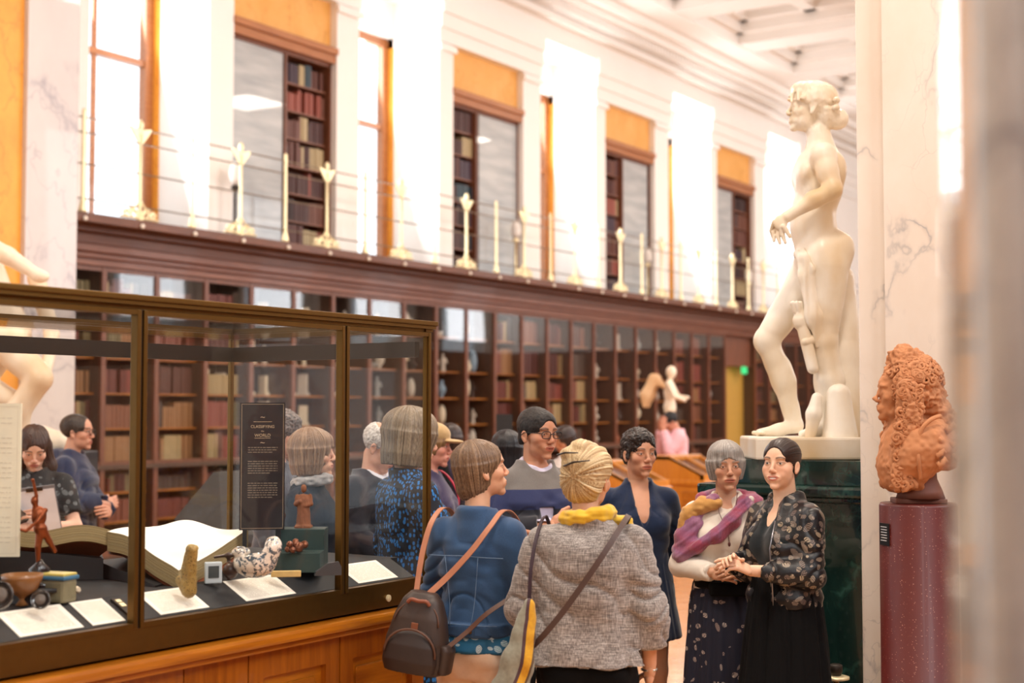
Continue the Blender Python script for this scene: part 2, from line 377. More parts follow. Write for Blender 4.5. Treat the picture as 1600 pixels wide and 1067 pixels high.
# ---------------------------------------------------------------- lower bookcases
SZ = [.12, .45, .80, 1.15, 1.56, 1.98, 2.40, 2.95]
def lower_case():
    t = thing('glazed_bookcase', 'x', 'bookcase', (0, 0, 0), 0, 'glazed lower bookcases')
    c = MB(); c.box(0, .025, .02, .62, 0, 3.46); c.box(P-.025, P, .02, .62, 0, 3.46); c.box(0, P, .6, .64, 0, 3.46); c.box(0, P, .0, .62, 0, .12); c.box(-.01, P+.01, -.06, .6, 1.08, 1.13)
    c.build('carcass', MT['darkwood'], t)
    for z in SZ: MB().box(.025, P-.025, .12, .6, z-.022, z).build('shelf', MT['lightwood'], t)
    f = MB(); f.box(-.028, .034, -.02, .03, .06, 3.46); f.box(P-.034, P+.028, -.02, .03, .06, 3.46); f.box(.03, P-.03, -.012, .02, 3.40, 3.46); f.box(.03, P-.03, -.012, .02, .06, .14)
    f.box(.03, P-.03, -.012, .02, 1.13, 1.17)
    dr = f.build('door', MT['mahogv'], t)
    MB().box(.03, P-.03, 0, .006, 1.17, 3.40).build('glass_pane', MT['glass'], dr)
    MB().box(.03, P-.03, 0, .006, .14, 1.08).build('glass_pane', MT['glass'], dr)
    return t
UN = list(range(0, 30)); case0 = lower_case()
def whereis(i):
    if i <= 2: return 'at the left end beside the marble pilaster'
    if i <= 6: return 'behind the glass vitrine'
    if i <= 10: return 'between vitrine and standing man'
    if i <= 14: return 'above the man in glasses'
    if i <= 19: return 'above the woman in navy'
    return 'towards the marble statue'
ORD = ['first', 'second', 'third', 'fourth', 'fifth', 'sixth', 'seventh', 'eighth', 'ninth', 'tenth', 'eleventh', 'twelfth', 'thirteenth', 'fourteenth', 'fifteenth', 'sixteenth', 'seventeenth', 'eighteenth', 'nineteenth', 'twentieth', 'twenty-first', 'twenty-second', 'twenty-third', 'twenty-fourth', 'twenty-fifth', 'twenty-sixth', 'twenty-seventh', 'twenty-eighth', 'twenty-ninth', 'thirtieth']
for i, o in enumerate(STUDS): o['label'] = 'small pale stud under the balcony edge, %s from the left end' % ORD[i]
BOOKUNITS = {-1, 0, 1, 2, 3, 11, 12, 13, 14, 19, 20, 24, 25}
X0 = 10.52
for n_, i in enumerate(range(0, 29)):
    if i in (22, 23): continue
    t = case0 if i == 0 else dup(case0)
    t.location = (X0+i*P, WY, 0)
    hold = 'filled with leather books' if i in BOOKUNITS else 'holding pale antiquities'
    t['label'] = 'glazed mahogany bookcase %s, %s from the left end of the row' % (hold, ORD[i])
    if i in BOOKUNITS:
        for z, hgt in zip(SZ, (.33, .35, .28, .41, .42, .42, .55, .48)): shelf_slots.append((X0+i*P+.03, X0+(i+1)*P-.03, z, hgt-.05, WY+.16, 'l', 1.6 if i < 4 else 1))
# lit doorway beyond the bookcases
dw = MB(); dw.box(X0+22*P, X0+24*P, WY+.3, WY+.4, 0, 2.78); o = struct('door_1', dw, plain('yellow_lit_wall', '#b8903e', .6)); struct('trim_70', MB().box(X0+22*P, X0+24*P, WY+.1, WY+.42, 2.78, 3.5), MT['mahogv'])
sg = MB().box(X0+23.3*P, X0+23.6*P, WY+.05, WY+.09, 2.62, 2.78).build('exit_sign', emit('exit_green', '#35d07a', 1.5)); tag(sg, 'small green lit exit sign above the yellow doorway', 'sign')
# ---------------------------------------------------------------- books
BC = {'l': ['#5e2a20', '#6c3529', '#7a4433', '#4e231b', '#8a583e', '#5c382b', '#9a7048', '#776c4a', '#4e4034', '#8a463a', '#ab9468'],
      'u': ['#44201a', '#52281f', '#5e3428', '#331917', '#6c4030', '#3c2632', '#2f3f48', '#8a4434', '#a8946e']}
bmats = {}
def bmat(c):
    if c not in bmats: bmats[c] = plain('leather_'+c[1:], c, .5, 0, .2, 18)
    return bmats[c]
allbooks = []
for (x0, x1, z, clear, yf, ts, wt) in shelf_slots:
    x = x0+random.uniform(0, .03); ser = random.random(); tone = random.choice(BC[ts][:6]); hh = clear*random.uniform(.72, .95)
    fold = .05 if ts == 'l' else .045
    wd = random.uniform(.035, .06)
    nth = 0
    while x < x1-.04:
        if random.random() < .18: tone = random.choice(BC[ts]); hh = clear*random.uniform(.68, .96); wd = random.uniform(.03, .065)
        if random.random() < .04: x += random.uniform(.02, .08)
        h = hh*random.uniform(.97, 1.0); w_ = min(wd*random.uniform(.9, 1.1), x1-x)
        dx, dy, dz = x-0, yf, z-CH; d_ = dx*Fd.x+dy*Fd.y; px = 800+FPX*(dx*Rd.x+dy*Rd.y)/d_; py = 644-FPX*dz/d_
        vis = 1.0 if (118 < px < 1325 and 0 < py < 860) else .01
        if 640 < px and py > 640: vis *= .3
        if py > 700: vis *= .5
        allbooks.append((vis*h*w_/d_/d_, x, z, h, w_, yf+random.uniform(0, .02), tone, ts, px, min(nth, 29))); x += w_+.002; nth += 1
allbooks.sort(key=lambda b: -b[0])
def bookmesh():
    m = MB(); m.box(0, 1, .012, .82, 0, 1); m.box(.06, .94, -.0, .02, 0, 1)
    for q in (.14, .3, .55, .78): m.box(.04, .96, -.02, .01, q, q+.02)
    bmesh.ops.recalc_face_normals(m.bm, faces=m.bm.faces); me = bpy.data.meshes.new('book'); m.bm.to_mesh(me); m.bm.free(); return me
bme = {}
TN = {}
for k_, a_, b_ in (('l', BC['l'], ['dark red', 'red-brown', 'russet', 'deep maroon', 'tan-brown', 'chestnut', 'tan', 'olive', 'dark olive', 'brick red', 'cream']), ('u', BC['u'], ['deep maroon', 'dark red', 'red-brown', 'blackish maroon', 'russet', 'plum', 'slate blue', 'brick red', 'cream'])):
    TN.update(dict(zip(a_, b_)))
for k, (sc_, x, z, h, w_, y, tone, ts, px, nth) in enumerate(allbooks[:300]):
    if tone not in bme: bme[tone] = bookmesh(); bme[tone].materials.append(bmat(tone))
    o = bpy.data.objects.new('book', bme[tone]); COL.objects.link(o); o.location = (x, y, z); o.scale = (w_, .24, h)
    cn = TN.get(tone, 'brown')
    sh = int(round((z-4.02)/.385)) if ts == 'u' else min(range(8), key=lambda q: abs(SZ[q]-z)); sh = ORD[max(0, sh)]
    if ts == 'u':
        ui = min(range(5), key=lambda q: abs(BAYS[q][0]+1-x)); lab = '%s leather book, %s from left on %s shelf up, %s upper gallery bookcase' % (cn, ORD[nth], sh, ORD[ui]); g = 'leather books on the upper gallery shelves'
    elif px < 400: lab = '%s leather book, %s from left on %s shelf up, %s glazed lower bookcase' % (cn, ORD[nth], sh, ORD[max(0, int((x-X0)/P))]); g = 'leather books in the left lower bookcases'
    else: lab = '%s leather book, %s from left on %s shelf up, %s glazed lower bookcase' % (cn, ORD[nth], sh, ORD[max(0, int((x-X0)/P))]); g = 'leather books in the central lower bookcases'
    tag(o, lab, 'book', g)
rest = MB(); tl = sorted(set(b[6] for b in allbooks))
for (sc_, x, z, h, w_, y, tone, ts, px, nth) in allbooks[300:]:
    rest.mi = tl.index(tone); rest.box(x, x+w_, y, y+.2, z, z+h)
tag(rest.build('shelved_books', [bmat(c) for c in tl]), 'remaining small leather-bound books filling the farther shelves', 'books', kind='stuff')
# ================================================================ organic surfaces: smooth unions of rounded solids, meshed on a grid
def _h(ix, iy, iz, s):
    n = (ix*374761393+iy*668265263+iz*1274126177+s*974634777) & 0xffffffff
    n = ((n ^ (n >> 13))*1274126177) & 0xffffffff
    return ((n ^ (n >> 16)) & 0xffff)/65535.0
def vnoise(X, Y, Z, s=0):
    X = np.asarray(X, float); Y = np.asarray(Y, float)+0*X; Z = np.asarray(Z, float)+0*X
    ix, iy, iz = np.floor(X).astype(np.int64), np.floor(Y).astype(np.int64), np.floor(Z).astype(np.int64)
    fx, fy, fz = X-ix, Y-iy, Z-iz; fx, fy, fz = [f*f*(3-2*f) for f in (fx, fy, fz)]; r = 0
    for a in (0, 1):
        for b in (0, 1):
            for c_ in (0, 1):
                r = r+_h(ix+a, iy+b, iz+c_, s)*(fx if a else 1-fx)*(fy if b else 1-fy)*(fz if c_ else 1-fz)
    return r*2-1
class SD:
    def __init__(s): s.pr = []; s.M = Matrix.Identity(4); s.st = []
    def push(s, M): s.st.append(s.M); s.M = s.M @ M; return s
    def pop(s): s.M = s.st.pop(); return s
    def _a(s, kind, par, lo, hi, k, sub):
        sc = s.M.to_scale()[0]; cs = [s.M @ Vector((x, y, z)) for x in (lo[0], hi[0]) for y in (lo[1], hi[1]) for z in (lo[2], hi[2])]
        L = [min(c[i] for c in cs) for i in range(3)]; H = [max(c[i] for c in cs) for i in range(3)]
        s.pr.append((kind, par, np.array(s.M.inverted()), sc, L, H, k*sc, sub)); return s
    def ell(s, c, r, k=.015, rot=None, sub=False):
        r = (r, r, r) if isinstance(r, (int, float)) else r
        M = Matrix.Translation(c) @ (Euler(rot).to_matrix().to_4x4() if rot else Matrix.Identity(4))
        s.push(M); s._a('e', r, [-x for x in r], r, k, sub); s.pop(); return s
    def box(s, c, h, rd=.01, k=.01, rot=None, sub=False):
        M = Matrix.Translation(c) @ (Euler(rot).to_matrix().to_4x4() if rot else Matrix.Identity(4))
        s.push(M); s._a('b', (h, rd), [-x for x in h], h, k, sub); s.pop(); return s
    def cap(s, a, b, ra, rb=None, k=.015, sub=False, flat=None):
        rb = ra if rb is None else rb; a, b = Vector(a), Vector(b); m = max(ra, rb)
        if flat:   # squash the section along the given direction by the given factor
            s._a('f', (np.array(a), np.array(b), ra, rb, np.array(Vector(flat[0]).normalized()), flat[1]), [min(a[i], b[i])-m for i in range(3)], [max(a[i], b[i])+m for i in range(3)], k, sub); return s
        s._a('c', (np.array(a), np.array(b), ra, rb), [min(a[i], b[i])-m for i in range(3)], [max(a[i], b[i])+m for i in range(3)], k, sub); return s
    def chain(s, pts, rs, k=.02, flat=None):
        for i in range(len(pts)-1): s.cap(pts[i], pts[i+1], rs[i], rs[i+1], k, flat=flat)
        return s
    def loft(s, rows, k=.02, e=2.3):
        a = np.array(rows, float); mx = [abs(a[:, 1]).max()+a[:, 3].max(), abs(a[:, 2]).max()+a[:, 4].max()]
        return s._a('l', (a, e), [-mx[0], -mx[1], a[0, 0]], [mx[0], mx[1], a[-1, 0]], k, False)
    def cut(s, p, nrm, lo=-9, hi=9):
        """remove everything on the side the normal points to, within the box around p of size hi"""
        s._a('p', (np.array(p, float), np.array(Vector(nrm).normalized())), [p[i]-hi for i in range(3)], [p[i]+hi for i in range(3)], .001, True); return s
    def mesh(s, res, box=None):
        adds = [q for q in s.pr if not q[7]]; pad = res*3+.01
        L = [min(q[4][i] for q in adds)-pad for i in range(3)]; H = [max(q[5][i] for q in adds)+pad for i in range(3)]
        if box:
            L = [max(L[i], box[0][i]) for i in range(3)]; H = [min(H[i], box[1][i]) for i in range(3)]
        n = [int(math.ceil((H[i]-L[i])/res))+1 for i in range(3)]
        ax = [L[i]+res*np.arange(n[i]) for i in range(3)]; D = np.full(n, .2, np.float32)
        for kind, par, Mi, sc, lo, hi, k, sub in s.pr:
            m = k+res*2; i0 = [max(0, int((lo[i]-m-L[i])/res)) for i in range(3)]; i1 = [min(n[i], int((hi[i]+m-L[i])/res)+2) for i in range(3)]
            if any(i1[i] <= i0[i] for i in range(3)): continue
            x, y, z = [ax[i][i0[i]:i1[i]].reshape([-1 if j == i else 1 for j in range(3)]) for i in range(3)]
            q = [(Mi[r, 0]*x+Mi[r, 1]*y+Mi[r, 2]*z+Mi[r, 3]).astype(np.float32) for r in range(3)]
            if kind == 'e':
                k0 = np.sqrt(sum((q[i]/par[i])**2 for i in range(3)))+1e-9; k1 = np.sqrt(sum((q[i]/par[i]**2)**2 for i in range(3)))+1e-9; d = k0*(k0-1)/k1
            elif kind == 'b':
                h, rd = par; e_ = [np.abs(q[i])-(h[i]-rd) for i in range(3)]
                d = np.sqrt(sum(np.maximum(v, 0)**2 for v in e_))+np.minimum(np.maximum(np.maximum(e_[0], e_[1]), e_[2]), 0)-rd
            elif kind in 'cf':
                a, b = par[0], par[1]; ab = b-a; l2 = max((ab**2).sum(), 1e-9); t = np.clip(sum((q[i]-a[i])*ab[i] for i in range(3))/l2, 0, 1)
                v = [q[i]-a[i]-t*ab[i] for i in range(3)]
                if kind == 'f':
                    nn, fl = par[4], par[5]; dt = sum(v[i]*nn[i] for i in range(3)); v = [v[i]+nn[i]*dt*(1/fl-1) for i in range(3)]
                d = np.sqrt(sum(w_**2 for w_ in v))-(par[2]+(par[3]-par[2])*t)
                if kind == 'f': d = d*min(1, par[5]**.5)
            elif kind == 'l':
                a, e = par; zz = q[2]; f = lambda c_: np.interp(zz, a[:, 0], a[:, c_]).astype(np.float32)
                rx, ry = f(3), f(4); u = (np.abs((q[0]-f(1))/rx)**e+np.abs((q[1]-f(2))/ry)**e)**(1/e)
                d = np.maximum((u-1)*np.minimum(rx, ry), np.maximum(a[0, 0]-zz, zz-a[-1, 0]))
            elif kind == 'p':
                p, nn = par; d = -sum((q[i]-p[i])*nn[i] for i in range(3))
            d = np.broadcast_to(d*sc, [i1[i]-i0[i] for i in range(3)]); sl = tuple(slice(i0[i], i1[i]) for i in range(3)); C_ = D[sl]; kk = max(k, 1e-4)
            if sub: hh = np.clip(.5-.5*(C_+d)/kk, 0, 1); D[sl] = C_*(1-hh)-d*hh+kk*hh*(1-hh)
            else: hh = np.clip(.5+.5*(C_-d)/kk, 0, 1); D[sl] = C_*(1-hh)+d*hh-kk*hh*(1-hh)
        for i in range(3):   # close the surface at the border
            for e in (0, -1):
                ix = [slice(None)]*3; ix[i] = e; D[tuple(ix)] = np.maximum(D[tuple(ix)], .001)
        ins = D < 0; cnt = sum(ins[a:n[0]-1+a, b:n[1]-1+b, c_:n[2]-1+c_].astype(np.int8) for a in (0, 1) for b in (0, 1) for c_ in (0, 1))
        ci = np.argwhere((cnt > 0) & (cnt < 8)); acc = np.zeros((len(ci), 3)); num = np.zeros(len(ci))
        cor = [(a, b, c_) for a in (0, 1) for b in (0, 1) for c_ in (0, 1)]
        dv = {c_: D[ci[:, 0]+c_[0], ci[:, 1]+c_[1], ci[:, 2]+c_[2]].astype(float) for c_ in cor}
        for a in cor:
            for j in range(3):
                if a[j] == 0:
                    b = tuple(1 if q_ == j else a[q_] for q_ in range(3)); da, db = dv[a], dv[b]; m = (da < 0) != (db < 0)
                    t = np.where(m, da/np.where(m, da-db, 1), 0)
                    for q_ in range(3): acc[:, q_] += np.where(m, a[q_]+(t if q_ == j else 0), 0)
                    num += m
        V = (ci+acc/num[:, None])*res+np.array(L)
        idx = np.full([v-1 for v in n], -1, np.int32); idx[tuple(ci.T)] = np.arange(len(ci)); Q = []
        for j in range(3):
            o1, o2 = [(1, 2), (2, 0), (0, 1)][j]; sl0 = [slice(1, -1)]*3; sl0[j] = slice(0, -1); sl1 = [slice(1, -1)]*3; sl1[j] = slice(1, None)
            A, B = ins[tuple(sl0)], ins[tuple(sl1)]; e = np.argwhere(A != B); fl = A[tuple(e.T)]
            for q_ in range(3):
                if q_ != j: e[:, q_] += 1
            def g(a, b): v = e.copy(); v[:, o1] -= a; v[:, o2] -= b; return idx[tuple(v.T)]
            q4 = np.stack([g(1, 1), g(0, 1), g(0, 0), g(1, 0)], 1); q4[~fl] = q4[~fl][:, ::-1]; Q.append(q4)
        return V, np.concatenate(Q)
def vnormals(V, Q):
    fn = np.cross(V[Q[:, 2]]-V[Q[:, 0]], V[Q[:, 3]]-V[Q[:, 1]]); N = np.zeros_like(V)
    for i in range(4):
        for j in range(3): N[:, j] += np.bincount(Q[:, i], fn[:, j], len(V))
    return N/(np.linalg.norm(N, axis=1)[:, None]+1e-12)
def relax(V, Q, it=1, f=.5):
    for _ in range(it):
        A = np.zeros_like(V); n = np.zeros(len(V))
        for i in range(4):
            nx = Q[:, (i+1) % 4]
            for j in range(3): A[:, j] += np.bincount(Q[:, i], V[nx, j], len(V))+np.bincount(nx, V[Q[:, i], j], len(V))
            n += np.bincount(Q[:, i], minlength=len(V))+np.bincount(nx, minlength=len(V))
        V = V*(1-f)+f*A/np.maximum(n, 1)[:, None]
    return V
def tomesh(name, V, Q, mats, parent=None, attrs=None, matidx=None):
    me = bpy.data.meshes.new(name); me.vertices.add(len(V)); me.vertices.foreach_set('co', V.astype(np.float32).ravel())
    me.loops.add(len(Q)*4); me.loops.foreach_set('vertex_index', Q.astype(np.int32).ravel())
    me.polygons.add(len(Q)); me.polygons.foreach_set('loop_start', np.arange(0, len(Q)*4, 4, dtype=np.int32))
    for m in (mats if isinstance(mats, (list, tuple)) else [mats]): me.materials.append(m)
    me.update(); me.validate(); me.polygons.foreach_set('use_smooth', np.ones(len(me.polygons), bool))
    for k, v in (attrs or {}).items():
        if v.ndim == 1: a = me.attributes.new(k, 'FLOAT', 'POINT'); a.data.foreach_set('value', v.astype(np.float32))
        else: a = me.attributes.new(k, 'FLOAT_COLOR', 'POINT'); a.data.foreach_set('color', np.concatenate([v, np.ones((len(v), 1))], 1).astype(np.float32).ravel())
    me.update(); o = bpy.data.objects.new(name, me); COL.objects.link(o)
    if parent: o.parent = parent
    return o
def join(*vq):
    Vs, Qs, n = [], [], 0
    for V, Q in vq: Vs.append(V); Qs.append(Q+n); n += len(V)
    return np.concatenate(Vs), np.concatenate(Qs)
def organic(name, sd, res, mat, parent=None, disp=None, sm=1, attrs=None):
    V, Q = sd.mesh(res); V = relax(V, Q, sm)
    if disp: V = V+vnormals(V, Q)*disp(V[:, 0], V[:, 1], V[:, 2])[:, None]
    return tomesh(name, V, Q, mat, parent, attrs(V) if attrs else None)
# ================================================================ the vitrine
VX0, VX1, VY0, VY1 = 1.1, 4.81, 3.53, 4.68
vit = thing('display_vitrine', 'long brass-framed glass vitrine on a golden oak panelled base', 'display case', (0, 0, 0))
b = MB(); b.box(VX0, VX1-.06, VY0+.05, VY1-.05, .0, .90); b.box(VX0, VX1-.02, VY0+.0, VY1, 0, .12); b.build('oak_base', MT['oakv'], vit)
b = MB(); b.box(VX0, VX1+.0, VY0-.03, VY1+.02, .90, .925, .008); b.box(VX0, VX1+.03, VY0-.06, VY1+.03, .925, .965, .012); b.build('oak_moulding', MT['oak'], vit)
px = [VX0, 1.9, 2.42, 2.92, 3.44, 3.75, 4.25, VX1-.02]
for i in range(len(px)-1):
    a_, c_ = px[i], px[i+1]; f = MB(); y = VY0+.02
    f.box(a_+.003, a_+.08, y, y+.06, .14, .90); f.box(c_-.08, c_-.003, y, y+.06, .14, .90); f.box(a_+.08, c_-.08, y, y+.06, .80, .90); f.box(a_+.08, c_-.08, y, y+.06, .14, .24)
    o = f.build('door', MT['oakv'], vit); g = MB(); g.box(a_+.08, c_-.08, y+.025, y+.05, .24, .80); g.box(a_+.12, c_-.12, y+.018, y+.05, .28, .76, .006); g.build('panel', MT['oak'], o)
b = MB(); b.box(VX0, VX1, VY0, VY1, .975, 1.055); pl_ = b.build('brass_plinth', MT['bronze'], vit)
b = MB(); b.box(VX0, VX1-.02, VY0+.16, VY1-.03, 1.055, 1.14); b.build('case_floor', MT['softblack'], vit)
MB().lathe([(.014, 0), (.014, .006), (.006, .007), (.006, .008)], (4.52, VY0-.001, 1.01), 16, Matrix.Rotation(pi/2, 3, 'X')).build('lock', MT['gilt'], pl_)
# stiles, rails and crown
for k, x in enumerate((VX0, 2.18, 3.22, 4.25, VX1)):
    f = MB(); w1 = .017
    if k < 4: f.box(x+.005, x+.005+w1, VY0-.004, VY0+.03, 1.055, 2.083, .003)
    if k > 0: f.box(x-.005-w1, x-.005, VY0-.004, VY0+.03, 1.055, 2.083, .003)
    f.build('door_stile', MT['bronze'], vit)
    if 0 < k < 4: MB().box(x-.005, x+.005, VY0+.004, VY0+.028, 1.055, 2.083).build('stile_gap', MT['bronzedark'], vit)
    if k < 4:
        x2 = (VX0, 2.18, 3.22, 4.25, VX1)[k+1]; r_ = MB(); r_.box(x+.02, x2-.02, VY0-.002, VY0+.03, 2.066, 2.083); r_.build('door_rail', MT['bronze'], vit); MB().box(x+.02, x2-.02, VY0-.002, VY0+.03, 1.055, 1.072).build('door_rail', MT['bronze'], vit)
        MB().box(x+.02, x2-.02, VY0+.012, VY0+.018, 1.072, 2.066).build('glass_pane', MT['vglass'], vit)
c_ = MB(); c_.box(VX0, VX1+.005, VY0+.006, VY0+.05, 2.085, 2.097); c_.box(VX0, VX1+.014, VY0-.014, VY0+.05, 2.097, 2.11); c_.box(VX0, VX1+.02, VY0-.022, VY0+.04, 2.11, 2.13, .004)
c_.box(VX1-.04, VX1+.01, VY0, VY1, 2.085, 2.13); c_.box(VX0, VX1+.01, VY1-.05, VY1+.01, 2.085, 2.13); c_.build('brass_crown', MT['bronze'], vit)
for (x, y) in ((VX1-.03, VY1-.03), (VX1-.028, VY0+.005)): MB().box(x, x+.02, y, y+.02, 1.055, 2.085, .003).build('corner_post', MT['bronze'], vit)
MB().box(VX1-.016, VX1-.010, VY0+.04, VY1-.03, 1.06, 2.06).build('end_glass', MT['vglass'], vit)
MB().box(VX0, VX1-.03, VY1-.02, VY1-.014, 1.06, 2.06).build('back_glass', MT['vglass'], vit)
MB().box(VX0, VX1-.03, VY0+.04, VY1-.02, 2.075, 2.08).build('top_glass', MT['vglass'], vit)
c_ = MB(); c_.box(VX0, VX1-.04, VY1-.06, VY1-.03, 1.98, 2.045); c_.box(VX1-.05, VX1-.02, VY0+.05, VY1-.05, 1.98, 2.045); c_.build('light_housing', MT['bronzedark'], vit)
# sloping label strip
sl = MB(); sl.prism([(VX0+.05, VY0+.035, 1.056), (VX0+.05, VY0+.035, 1.073), (VX0+.05, VY0+.165, 1.1425), (VX0+.05, VY0+.165, 1.056)], (VX1-.12-VX0, 0, 0)); sl.build('label_ledge', MT['softblack'], vit)
def textpaper(name, c='#efe6d8', ink='#9a8f84', rows=34, gap=.45):
    t = NT(name); v = t.coord(out='Generated'); sp = t.n('SeparateXYZ', i0=v); x, y = sp.outputs[0], sp.outputs[1]
    def mth(op, a, b=0.0): return t.n('Math', _operation=op, i0=a, i1=b).outputs[0]
    rw = mth('FRACT', mth('MULTIPLY', y, float(rows))); line = mth('LESS_THAN', rw, gap)
    wordn = t.n('TexNoise', Vector=t.n('CombineXYZ', i0=mth('MULTIPLY', x, 40.0), i1=mth('FLOOR', mth('MULTIPLY', y, float(rows)))).outputs[0], Scale=1.0, Detail=1).outputs[0]
    word = mth('GREATER_THAN', wordn, .40); mx = mth('LESS_THAN', mth('ABSOLUTE', mth('SUBTRACT', x, .5)), .42); my = mth('LESS_THAN', mth('ABSOLUTE', mth('SUBTRACT', y, .5)), .42)
    m = mth('MULTIPLY', mth('MULTIPLY', line, word), mth('MULTIPLY', mx, my)); t.setc(t.mix(m, c, ink)); return t.p(.8)
TP = textpaper('printed_label', ink='#c2b6a6', rows=17)
SLP = math.atan2(.0695, .13)
def label(x0, x1, lab):
    w2 = (x1-x0)/2; m = MB(); m.box(-w2, w2, -.066, .066, 0, .002)
    o = m.build('printed_label', TP); o.location = ((x0+x1)/2, VY0+.100, 1.1078+.0008); o.rotation_euler = (SLP, 0, 0)
    return tag(o, lab, 'label', 'printed labels on the sloping ledge')
def vx(px_, py_=960): r = at(px_, py_, 1); return r.x/r.y*(VY0+.100)
label(vx(12), vx(112), 'wide cream printed label at the left end of the ledge below the tin box')
label(vx(126), vx(177), 'small square cream label next to the left vitrine post')
label(vx(232), vx(308), 'cream printed label below the open book and bone horn')
label(vx(366), vx(444), 'cream printed label below the shell cup')
label(vx(542), vx(604), 'cream printed label in the right end bay of the vitrine')
dk = MB().box(-.02, .02, -.05, .05, 0, .006).build('colour_tag', MT['bronzedark']); MB().box(-.012, .008, -.0, .02, .006, .008).build('gold_mark', MT['gilt'], dk)
MB().box(-.012, .008, .025, .04, .006, .008).build('gold_mark', MT['gilt'], dk)
dk.location = (vx(194), VY0+.10, 1.109); dk.rotation_euler = (SLP, 0, 0); tag(dk, 'small dark tag with two gold marks beside the left vitrine post', 'tag')
# black cradle and table under the open book
ZF = 1.142
cb = thing('book_stand', 'black covered stand under the giant open book', 'stand')
G0, N0, Q0 = at(168, 830, 5.2), at(279, 892, 5.0), at(388, 829, 5.62)
G1 = at(240, 820, 5.95)
Lf = at(-30, 822, 5.15)
m = MB(); m.prism([(Lf.x, Lf.y, ZF), (G0.x, G0.y+.02, ZF), (G0.x, G0.y+.02, G0.z-.10), (Lf.x, Lf.y, Lf.z-.075)], Vector((.22, .27, 0))); m.build('left_support', MT['black'], cb)
a_ = G0+Vector((.03, .06, 0)); n_ = N0+Vector((-.05, .06, 0)); m = MB(); m.prism([(a_.x, a_.y, ZF), (n_.x, n_.y, ZF), (n_.x, n_.y, max(N0.z-.075, ZF+.005)), (a_.x, a_.y, G0.z-.12)], (Q0-N0)*.8*Vector((1, 1, 0)).length/1.42 if False else Vector(((Q0-N0).x*.8, (Q0-N0).y*.8, 0))); m.build('right_support', MT['black'], cb)
# the book: two curved page blocks
tb = NT('page_edges'); at_ = tb.n('Attribute', _attribute_name='layer'); co = tb.coord((2, 2, 1))
lay = tb.n('Math', _operation='MULTIPLY_ADD', i0=at_.outputs['Fac'], i1=22.0, i2=tb.noise(co, 3, 3)).outputs[0]
strn = tb.n('TexNoise', _noise_dimensions='1D', W=lay, Scale=1.6, Detail=3).outputs[0]
tb.setc(tb.ramp(strn, [(.32, '#4e3a20'), (.5, '#a08658'), (.66, '#cdb98a')])); PE = tb.p(.8)
PG = plain('blank_page', '#fbf4e8', .8, 0, .02); CV = plain('calf_cover', '#8a4a2c', .55)
def pageblock(A, B, C_, D_, th, wave, parent, name, cover):
    """A-B tail edge, D-C head edge; A, D at the spine; top surface, thickness th downward"""
    nu, nv = 24, 14; top = []; 
    for j in range(nv+1):
        v = j/nv; row = []
        for i in range(nu+1):
            u = i/nu; p = (A*(1-u)+B*u)*(1-v)+(D_*(1-u)+C_*u)*v
            z = wave(u)+.006*math.sin(u*9+v*5)
            row.append(p+Vector((0, 0, z)))
        top.append(row)
    V, Q, L = [], [], []; nw = 6
    def grid(pts, lay, mi):
        n0 = len(V); R, C2 = len(pts), len(pts[0])
        for r in range(R):
            for q in range(C2): V.append(pts[r][q]); L.append(lay[r])
        for r in range(R-1):
            for q in range(C2-1): Q.append(((n0+r*C2+q, n0+r*C2+q+1, n0+(r+1)*C2+q+1, n0+(r+1)*C2+q), mi))
    grid(top, [1]*(nv+1), 1)
    def side(edge): 
        lays = [k/nw for k in range(nw+1)]; grid([[p-Vector((0, 0, th*(1-l))) for p in edge] for l in lays], lays, 0)
    side(top[0]); side(top[-1]); side([r[-1] for r in top]); side([r[0] for r in top])
    grid([[p-Vector((0, 0, th)) for p in r] for r in top], [0]*(nv+1), 0)
    Va = np.array([tuple(p) for p in V]); Qa = np.array([q[0] for q in Q]); o = tomesh(name, Va, Qa, [PE, PG], parent, {'layer': np.array(L, float)})
    o.data.polygons.foreach_set('material_index', np.array([q[1] for q in Q][:len(o.data.polygons)], np.int32)); o.data.polygons.foreach_set('use_smooth', np.zeros(len(o.data.polygons), bool))
    ou = Vector((0, 0, -th-.004)); ex = (B-A).normalized()*.012; cvr = MB()
    rows = [[top[j][i]+ou+(ex if i == nu else Vector()) for i in range(nu+1)] for j in range(nv+1)]
    cvr.sheet(rows); cvr.sheet([[p-Vector((0, 0, .006)) for p in r] for r in rows]); cvr.build(name+'_cover' if False else 'cover', CV, parent)
bk = thing('open_book', 'giant open book with thick page blocks and blank white pages on black stand', 'book')
pageblock(G0, N0, Q0, G1, .07, lambda u: .03*math.sin(pi*min(1, u*1.15))**2*(1-u*.5), bk, 'right_pages', True)
L1 = Lf+Vector((.15, .30, -.13)); L2 = G0+Vector((.12, .30, -.13))
pageblock(G0+Vector((.012, .0, .004)), Lf, L1, L2, .058, lambda u: .010*math.sin(u*7), bk, 'left_pages', True)
